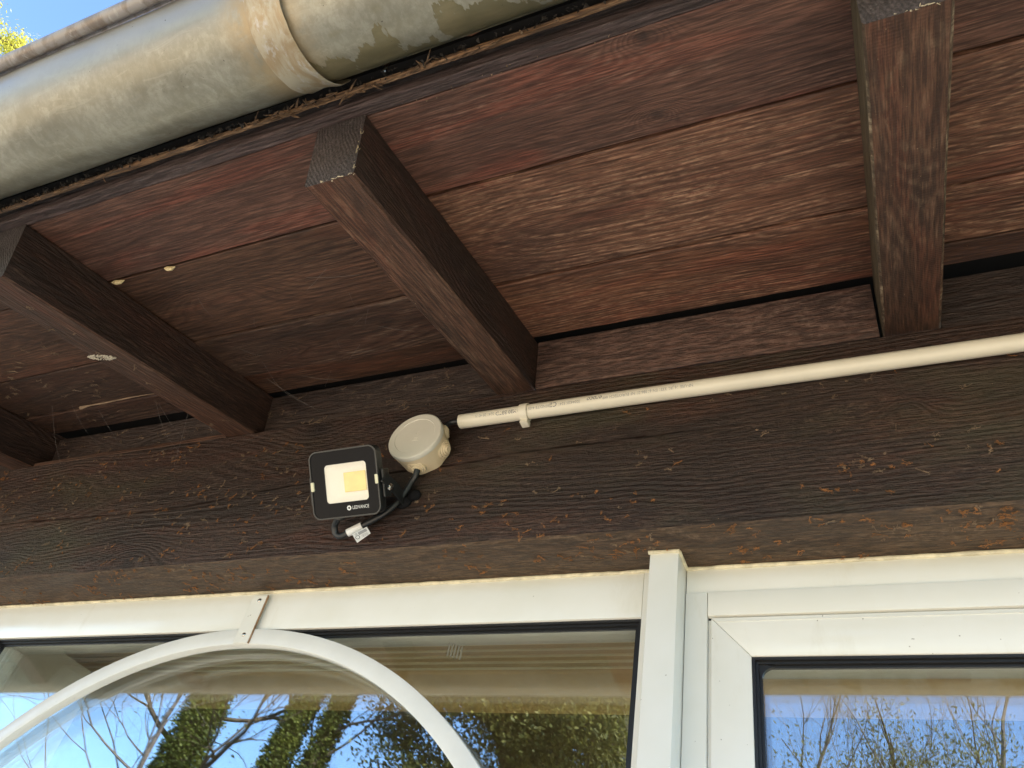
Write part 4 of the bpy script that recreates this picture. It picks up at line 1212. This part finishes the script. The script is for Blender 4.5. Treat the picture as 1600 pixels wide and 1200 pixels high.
for i in range(900):          # beam front, denser to the left and towards the bottom
    if i % 7 == 0: cxz = (rg.uniform(-1.75, 0.22), rg.uniform(ZB, ZT - 0.01))
    x = cxz[0] + rg.gauss(0, 0.022); z = min(ZT - 0.008, max(ZB + 0.002, cxz[1] + rg.gauss(0, 0.010)))
    if rg.random() < 0.25: x, z = rg.uniform(-1.75, 0.22), rg.uniform(ZB, ZT - 0.01)
    if x > -0.75 and z > 0.70: continue
    if rg.random() > (0.22 if x > -0.7 else 0.98) + 0.4 * (z < 0.58): continue
    m = md if rg.random() < (0.35 + 0.4 * (z < 0.57)) else mp
    tendril(m, Vector((x, YB, z)), F, rg.uniform(0.0025, 0.007), False)
for i in range(300):          # beam underside
    if i % 6 == 0: cxz = (rg.uniform(-1.7, 0.22), rg.uniform(YB + 0.003, YW - 0.004))
    x = cxz[0] + rg.gauss(0, 0.018); y = min(YW - 0.003, max(YB + 0.002, cxz[1] + rg.gauss(0, 0.008)))
    tendril(md if rg.random() < 0.8 else mp, Vector((x, y, ZB)), U, rg.uniform(0.003, 0.008), False)
for i in range(60):           # boards above the left end
    x = rg.uniform(-1.42, -0.95); y = rg.uniform(0.45, 0.68)
    tendril(mp, Vector((x, y, DZ + TP * y)), RD, 0.010, True)
for i in range(70):           # blocking at the left
    x = rg.uniform(-1.42, -0.5)
    z = rg.uniform(0.768, 0.832)
    tendril(mp, Vector((x, (0.7345 if x < -0.95 else 0.7215) - (z - 0.763) * 0.2586, z)), F, 0.010, True)
for i in range(9):
    y = rg.uniform(0.30, 0.69); x = RX[2] + rg.uniform(-0.02, 0.02)
    tendril(mp, Vector((x, y, RZ + TP * y)), RD, 0.008, True)
cr = obj('creeper_remains', md.mesh(), M['debris']); tag(cr, 'orange brown dried creeper feet stuck all over the beam', 'dried creeper', kind='stuff')
cr2 = obj('creeper_remains', mp.mesh(), M['debris_pale']); tag(cr2, 'pale straw coloured dried creeper feet on beam and left boards', 'dried creeper', kind='stuff')
# white specks
m = MB()
def speck(p, s):
    vs = [Vector(p) + Vector((rg.gauss(0, 1), rg.gauss(0, 1), rg.gauss(0, 1))).normalized() * s for _ in range(4)]
    m.add(vs, [(0, 1, 2), (0, 3, 1), (1, 3, 2), (0, 2, 3)])
for i in range(150):
    x = rg.uniform(-1.3, 0.25); y = rg.uniform(0.242, 0.66)
    speck((x, y, DZ + TP * y - 0.0004), rg.uniform(0.0004, 0.0011))
for i in range(26):
    x = rg.gauss(-0.25, 0.08); y = 0.2515 + rg.gauss(0, 0.003)
    speck((x, y, DZ + TP * y - 0.002), rg.uniform(0.0006, 0.0014))
for i in range(260):
    x = rg.uniform(-1.4, 0.22); z = rg.uniform(ZB, 0.86)
    if z > 0.757 and not (-0.39 < x < 0.04): continue
    if z > 0.832: continue
    speck((x, YB - 0.0004 - max(0, z - 0.762) * 0.2586, z), rg.uniform(0.0003, 0.0009))
for i in range(50):
    k = rg.choice([2, 3, 4, 4]); y = rg.uniform(0.28, 0.69)
    speck((RX[k] + rg.uniform(-0.028, 0.028), y, RZ + TP * y - 0.0003), rg.uniform(0.0004, 0.0010))
tag(obj('pale_specks', m.mesh(), M['debris_pale']), 'tiny pale specks scattered over boards, rafters and beam', 'specks', kind='stuff')
# pale frayed arrises at the sawn end of the central rafter
m = MB()
xc, wd2 = RX[3], RWD / 2
def arris(a, b, n, r0):
    a, b = Vector(a), Vector(b)
    for i in range(n):
        u = rg.random(); p = a.lerp(b, u) + Vector((rg.gauss(0, 0.0006), rg.gauss(0, 0.0006), rg.gauss(0, 0.0006)))
        d = (b - a).normalized() * rg.uniform(0.001, 0.005) + Vector((rg.gauss(0, 0.0008), rg.gauss(0, 0.0008), rg.gauss(0, 0.0008)))
        m.tube([p, p + d], [r0 * rg.uniform(0.5, 1.2), r0 * 0.4], 3)
for k_ in (3, 4):
    xc = RX[k_]; z0_ = RZ + TP * y_end
    arris((xc + wd2 - 0.001, y_end - 0.001, z0_ + 0.004), (xc + wd2 - 0.001, y_end - 0.0185, z0_ + 0.062), 34, 0.0006)
    arris((xc - 0.010, y_end, z0_ + 0.001), (xc + wd2 - 0.001, y_end, z0_ + 0.001), 22, 0.0006)
tag(obj('frayed_arris', m.mesh(), M['fray']), 'pale frayed wood fibres along the sawn end edges of the rafters', 'wood fibres', kind='stuff')
# egg cluster on the rafter and pale splinters caught in the board joint
m = MB()
for i in range(130):
    a = rg.uniform(0, 2 * pi); r_ = sqrt(rg.random())
    p = Vector((-0.932 + 0.0190 * r_ * cos(a) * 1.0, 0.4475 + 0.0065 * r_ * sin(a) + 0.0060 * r_ * cos(a), 0))
    p.z = RZ + TP * p.y - rg.uniform(0.0, 0.0010)
    s = rg.uniform(0.0007, 0.0015)
    m.lathe([(0.0001, -s), (s * 0.8, -s * 0.5), (s, 0), (s * 0.8, s * 0.5), (0.0001, s)], 6, Matrix.Translation(p))
tag(obj('egg_cluster', m.mesh(), M['cocoon']), 'flat pale grainy egg cluster on the underside of the second rafter from the left', 'egg cluster')
for (x, w_, lab) in ((-0.8770, 0.010, 'pale yellow splinter wedged in the board joint right against the second rafter'), (-0.7840, 0.008, 'pale yellow splinter wedged in the board joint between second rafter and central rafter')):
    m = MB(); y = 0.3745
    m.tube([(x - w_, y - 0.001, DZ + TP * y - 0.001), (x - w_ * 0.3, y, DZ + TP * y - 0.0022), (x + w_ * 0.4, y + 0.001, DZ + TP * y - 0.002), (x + w_, y + 0.001, DZ + TP * y)], [0.0012, 0.0034, 0.0028, 0.0006], 6)
    tag(obj('splinter', m.mesh(), M['foam']), lab, 'splinter', 'splinters in the board joint')
# cobweb threads at the left
m = MB()
for i in range(13):
    x = rg.uniform(-1.40, -0.78)
    p = Vector((x, rg.uniform(0.58, 0.68), 0)); p.z = DZ + TP * p.y - 0.002
    q = Vector((x + rg.uniform(-0.10, 0.12), 0.699 if rg.random() < 0.5 else 0.718, rg.uniform(0.70, 0.82)))
    mid = (p + q) / 2 + Vector((rg.gauss(0, 0.006), 0, -0.006))
    m.tube(spline([p, mid, q], 5), 0.00009, 3, cap=False)
for i in range(14):
    x = rg.uniform(-0.86, -0.55); y = rg.uniform(0.42, 0.66)
    p = Vector((x, y, DZ + TP * y - 0.0015)); q = p + Vector((rg.uniform(-0.08, 0.08), rg.uniform(0.0, 0.05), -0.004)); q.z = DZ + TP * q.y - 0.0015
    m.tube([p, (p + q) / 2 + Vector((0, 0, -0.003)), q], 0.00009, 3, cap=False)
tag(obj('cobwebs', m.mesh(), M['web']), 'fine grey cobweb threads in the dark corner between the left rafters', 'cobweb', kind='stuff')
# twig caught under the web beside the leftmost rafter
m = MB().tube([(-1.2647, 0.6328, 0.8185), (-1.241, 0.6319, 0.8195), (-1.2031, 0.6324, 0.8196), (-1.1368, 0.6309, 0.8193), (-1.0705, 0.6328, 0.8199)], [0.0035, 0.0012, 0.0016, 0.0011, 0.0004], 6)
tag(obj('dry_twig', m.mesh(), M['debris_pale']), 'dry pale twig caught in webs under the boards beside the leftmost rafter', 'twig')

# ------------------------------------------------------------------ trees (seen mirrored in the glass, and one beyond the gutter)
def grow(m, p, d, L, r, depth, rnd, spread=0.6, curl=0.25, twigs=None, ratio=0.72, kids=(2, 3), up=0.1, nseg=5):
    pts = [p]; rs_ = [r]; dd = d.normalized(); q = p
    for k in range(nseg):
        dd = (dd + Vector((rnd.gauss(0, curl), rnd.gauss(0, curl), rnd.gauss(0, curl) + up)) * 0.45).normalized()
        q = q + dd * (L / nseg)
        pts.append(q); rs_.append(r * (1 - 0.42 * (k + 1) / nseg))
    m.tube(pts, rs_, 6 if r > 0.03 else 4 if r > 0.012 else 3, cap=False)
    if twigs is not None: twigs += [(pts[i], dd) for i in range(2, len(pts))]
    if depth == 0: return
    for k in range(rnd.randint(*kids)):
        i = rnd.randint(2, len(pts) - 1)
        side = Vector((rnd.gauss(0, 1), rnd.gauss(0, 1), rnd.gauss(0, 0.7)))
        side = (side - dd * side.dot(dd)).normalized()
        nd = (dd + side * rnd.uniform(0.4, 1.0) * spread * 1.6).normalized()
        grow(m, pts[i], nd, L * ratio * rnd.uniform(0.7, 1.1), rs_[i] * rnd.uniform(0.5, 0.72), depth - 1, rnd, spread, curl, twigs if depth <= 2 else None, ratio, kids, up, nseg)
    grow(m, pts[-1], dd, L * ratio, rs_[-1], depth - 1, rnd, spread, curl, twigs if depth <= 2 else None, ratio, kids, up, nseg)

def leaves(m, centres, n, rad, size, rnd, flat=1.0, aspect=2.2):
    for (c, d) in centres:
        for i in range(n):
            o_ = Vector((rnd.gauss(0, 1), rnd.gauss(0, 1), rnd.gauss(0, flat)))
            p = c + o_ * rad * 0.55
            a = Vector((rnd.gauss(0, 1), rnd.gauss(0, 1), rnd.gauss(0, 1))).normalized()
            b = a.cross(Vector((rnd.gauss(0, 1), rnd.gauss(0, 1), rnd.gauss(0, 1)))).normalized()
            s = size * rnd.uniform(0.6, 1.3)
            m.add([p - a * s * aspect / 2, p + b * s / 2, p + a * s * aspect / 2, p - b * s / 2], [(0, 1, 2, 3)])

def tree(name, label, cat, base, trunk_h, trunk_r, lean, seed, limbs, depth, bark='bark', leaf=None, leaf_n=0, leaf_rad=0.3, leaf_size=0.05, crown_z=0.5, L0=2.5, spread=0.6, ratio=0.72,
         curl=0.25, kids=(2, 3), up=0.1, ivy=None, group=None, flat=1.0, aspect=2.2, dirs=None, limb=0.4):
    rnd = random.Random(seed)
    t = empty(name, base, label, cat, group)
    m = MB(); pts = []; rs_ = []
    for k in range(11):
        u = k / 10
        pts.append(Vector((lean[0] * u + 0.1 * pnoise(Vector((u * 3, seed, 0))), lean[1] * u, trunk_h * u)))
        rs_.append(trunk_r * (1.25 - 0.75 * u) if k else trunk_r * 1.5)
    m.tube(pts, rs_, 12)
    obj('trunk', m.mesh(), M[bark], t, sm=60)
    m = MB(); tw = []
    for k in range(limbs):
        u = crown_z + (1 - crown_z) * (k + 0.5) / limbs
        i = min(9, int(u * 10)); p = pts[i].lerp(pts[i + 1], u * 10 - i)
        a = k * 2.4 + rnd.uniform(-0.4, 0.4)
        d = Vector((cos(a), sin(a), rnd.uniform(0.15, 0.7)))
        if dirs: d = Vector(dirs[k % len(dirs)])
        grow(m, p, d, L0 * (1.15 - 0.55 * (u - crown_z) / max(0.01, 1 - crown_z)), rs_[i] * limb, depth, rnd, spread, curl, tw, ratio, kids, up)
    grow(m, pts[-1], Vector((0.1, 0, 1)), L0 * 0.6, rs_[-1] * 0.9, depth, rnd, spread, curl, tw, ratio, kids, up)
    obj('branches', m.mesh(), M[bark], t)
    if leaf:
        m = MB(); leaves(m, tw, leaf_n, leaf_rad, leaf_size, rnd, flat, aspect)
        tag(obj('foliage', m.mesh(), M[leaf], t), kind='stuff')
    if ivy:
        m = MB(); cs = []
        for k in range(ivy[0]):
            u = rnd.random() * 0.98; i = min(9, int(u * 10)); p = pts[i].lerp(pts[i + 1], u * 10 - i)
            a = rnd.uniform(0, 2 * pi); rr_ = rs_[i] + rnd.uniform(0.02, ivy[1])
            cs.append((p + Vector((cos(a) * rr_, sin(a) * rr_, 0)), None))
        leaves(m, cs, 5, 0.08, 0.05, rnd, 1, 1.2)
        tag(obj('ivy', m.mesh(), M['ivy'], t), kind='stuff')
    return t

TG = 'trees across the lawn, mirrored in the windows'
tree('ivy_clad_tree', 'upright ivy covered trunk mirrored under the arch, left of the forked one', 'tree', (-13.9, -11, GZ), 9.0, 0.34, (1.0, 0, 0), 3, 5, 3, ivy=(9000, 0.20), crown_z=0.55, L0=2.0, leaf='needle_dark', leaf_n=9, leaf_rad=0.45, leaf_size=0.04, limb=0.22, group=TG)
tree('forked_tree', 'leaning ivy covered stem mirrored under the arch, forking beside a bare hooked branch', 'tree', (-12.9, -12, GZ), 8.4, 0.26, (1.6, 0, 0), 5, 3, 3, ivy=(6000, 0.15), crown_z=0.66, L0=2.0, limb=0.22, group=TG, dirs=[(1, 0, 0.5), (-0.3, 0.4, 1), (0.6, -0.3, 1)])
tree('forked_tree', 'second slimmer ivy covered stem rising right of the leaning one in the mirror image', 'tree', (-12.1, -12.2, GZ), 9.5, 0.20, (1.7, 0, 0), 15, 3, 3, ivy=(5000, 0.12), crown_z=0.70, L0=1.8, limb=0.22, group=TG)
tree('conifer', 'broad dark evergreen mirrored in the left window beside the post', 'tree', (-7.6, -14.5, GZ), 10.4, 0.32, (0, 0, 0), 8, 26, 2, leaf='needle_dark', leaf_n=110, leaf_rad=0.62, leaf_size=0.05, crown_z=0.28, L0=2.5, spread=0.5, ratio=0.66, up=-0.02, group=TG, flat=0.6)
tree('bare_tree', 'leafless tree with crooked limbs mirrored at the far left under the arch', 'tree', (-13.6, -10.2, GZ), 6.3, 0.09, (0.4, 0, 0), 11, 7, 4, bark='bark_pale', crown_z=0.65, L0=2.6, spread=0.75, ratio=0.74, curl=0.35, group=TG, dirs=[(-1, 0.1, 0.35), (-0.8, -0.3, 0.8), (-1, 0.3, 0.6), (0.4, 0.2, 1), (-0.5, 0.5, 0.2)])
tree('bare_tree', 'leafless thin tree mirrored between the forked stems and the evergreen', 'tree', (-9.9, -17, GZ), 7.5, 0.10, (0.3, 0, 0), 12, 6, 4, bark='bark_pale', crown_z=0.55, L0=1.8, spread=0.6, group=TG)
tree('bare_tree', 'leafless pale tree mirrored at the left side of the casement glass', 'tree', (-1.7, -13.4, GZ), 6.6, 0.10, (0.2, 0, 0), 13, 7, 4, bark='bark_pale', crown_z=0.55, L0=1.9, spread=0.55, up=0.25, group=TG)
tree('bare_tree', 'leafless pale tree mirrored at the right side of the casement glass', 'tree', (1.9, -13.0, GZ), 6.6, 0.11, (-0.6, 0, 0), 14, 8, 4, bark='bark_pale', crown_z=0.50, L0=2.0, spread=0.55, up=0.2, group=TG)
tree('bushy_tree', 'yellow green feathery tree mirrored low in the casement glass', 'tree', (-0.3, -11.8, GZ), 5.4, 0.12, (0.2, 0, 0), 17, 12, 2, leaf='sprig', leaf_n=36, leaf_rad=0.5, leaf_size=0.024, crown_z=0.4, L0=1.7, group=TG, flat=0.7, aspect=3)
# pine beyond the end of the house
tree('pine_tree', 'sunlit yellow green pine crown against blue sky beyond the gutter', 'tree', (-18.0, 0.85, GZ), 17.0, 0.34, (0.3, 0.4, 0), 31, 20, 2, leaf='needle_yellow', leaf_n=110, leaf_rad=0.30, leaf_size=0.026, crown_z=0.5, L0=2.4, spread=0.55, ratio=0.66, flat=0.7, aspect=4)
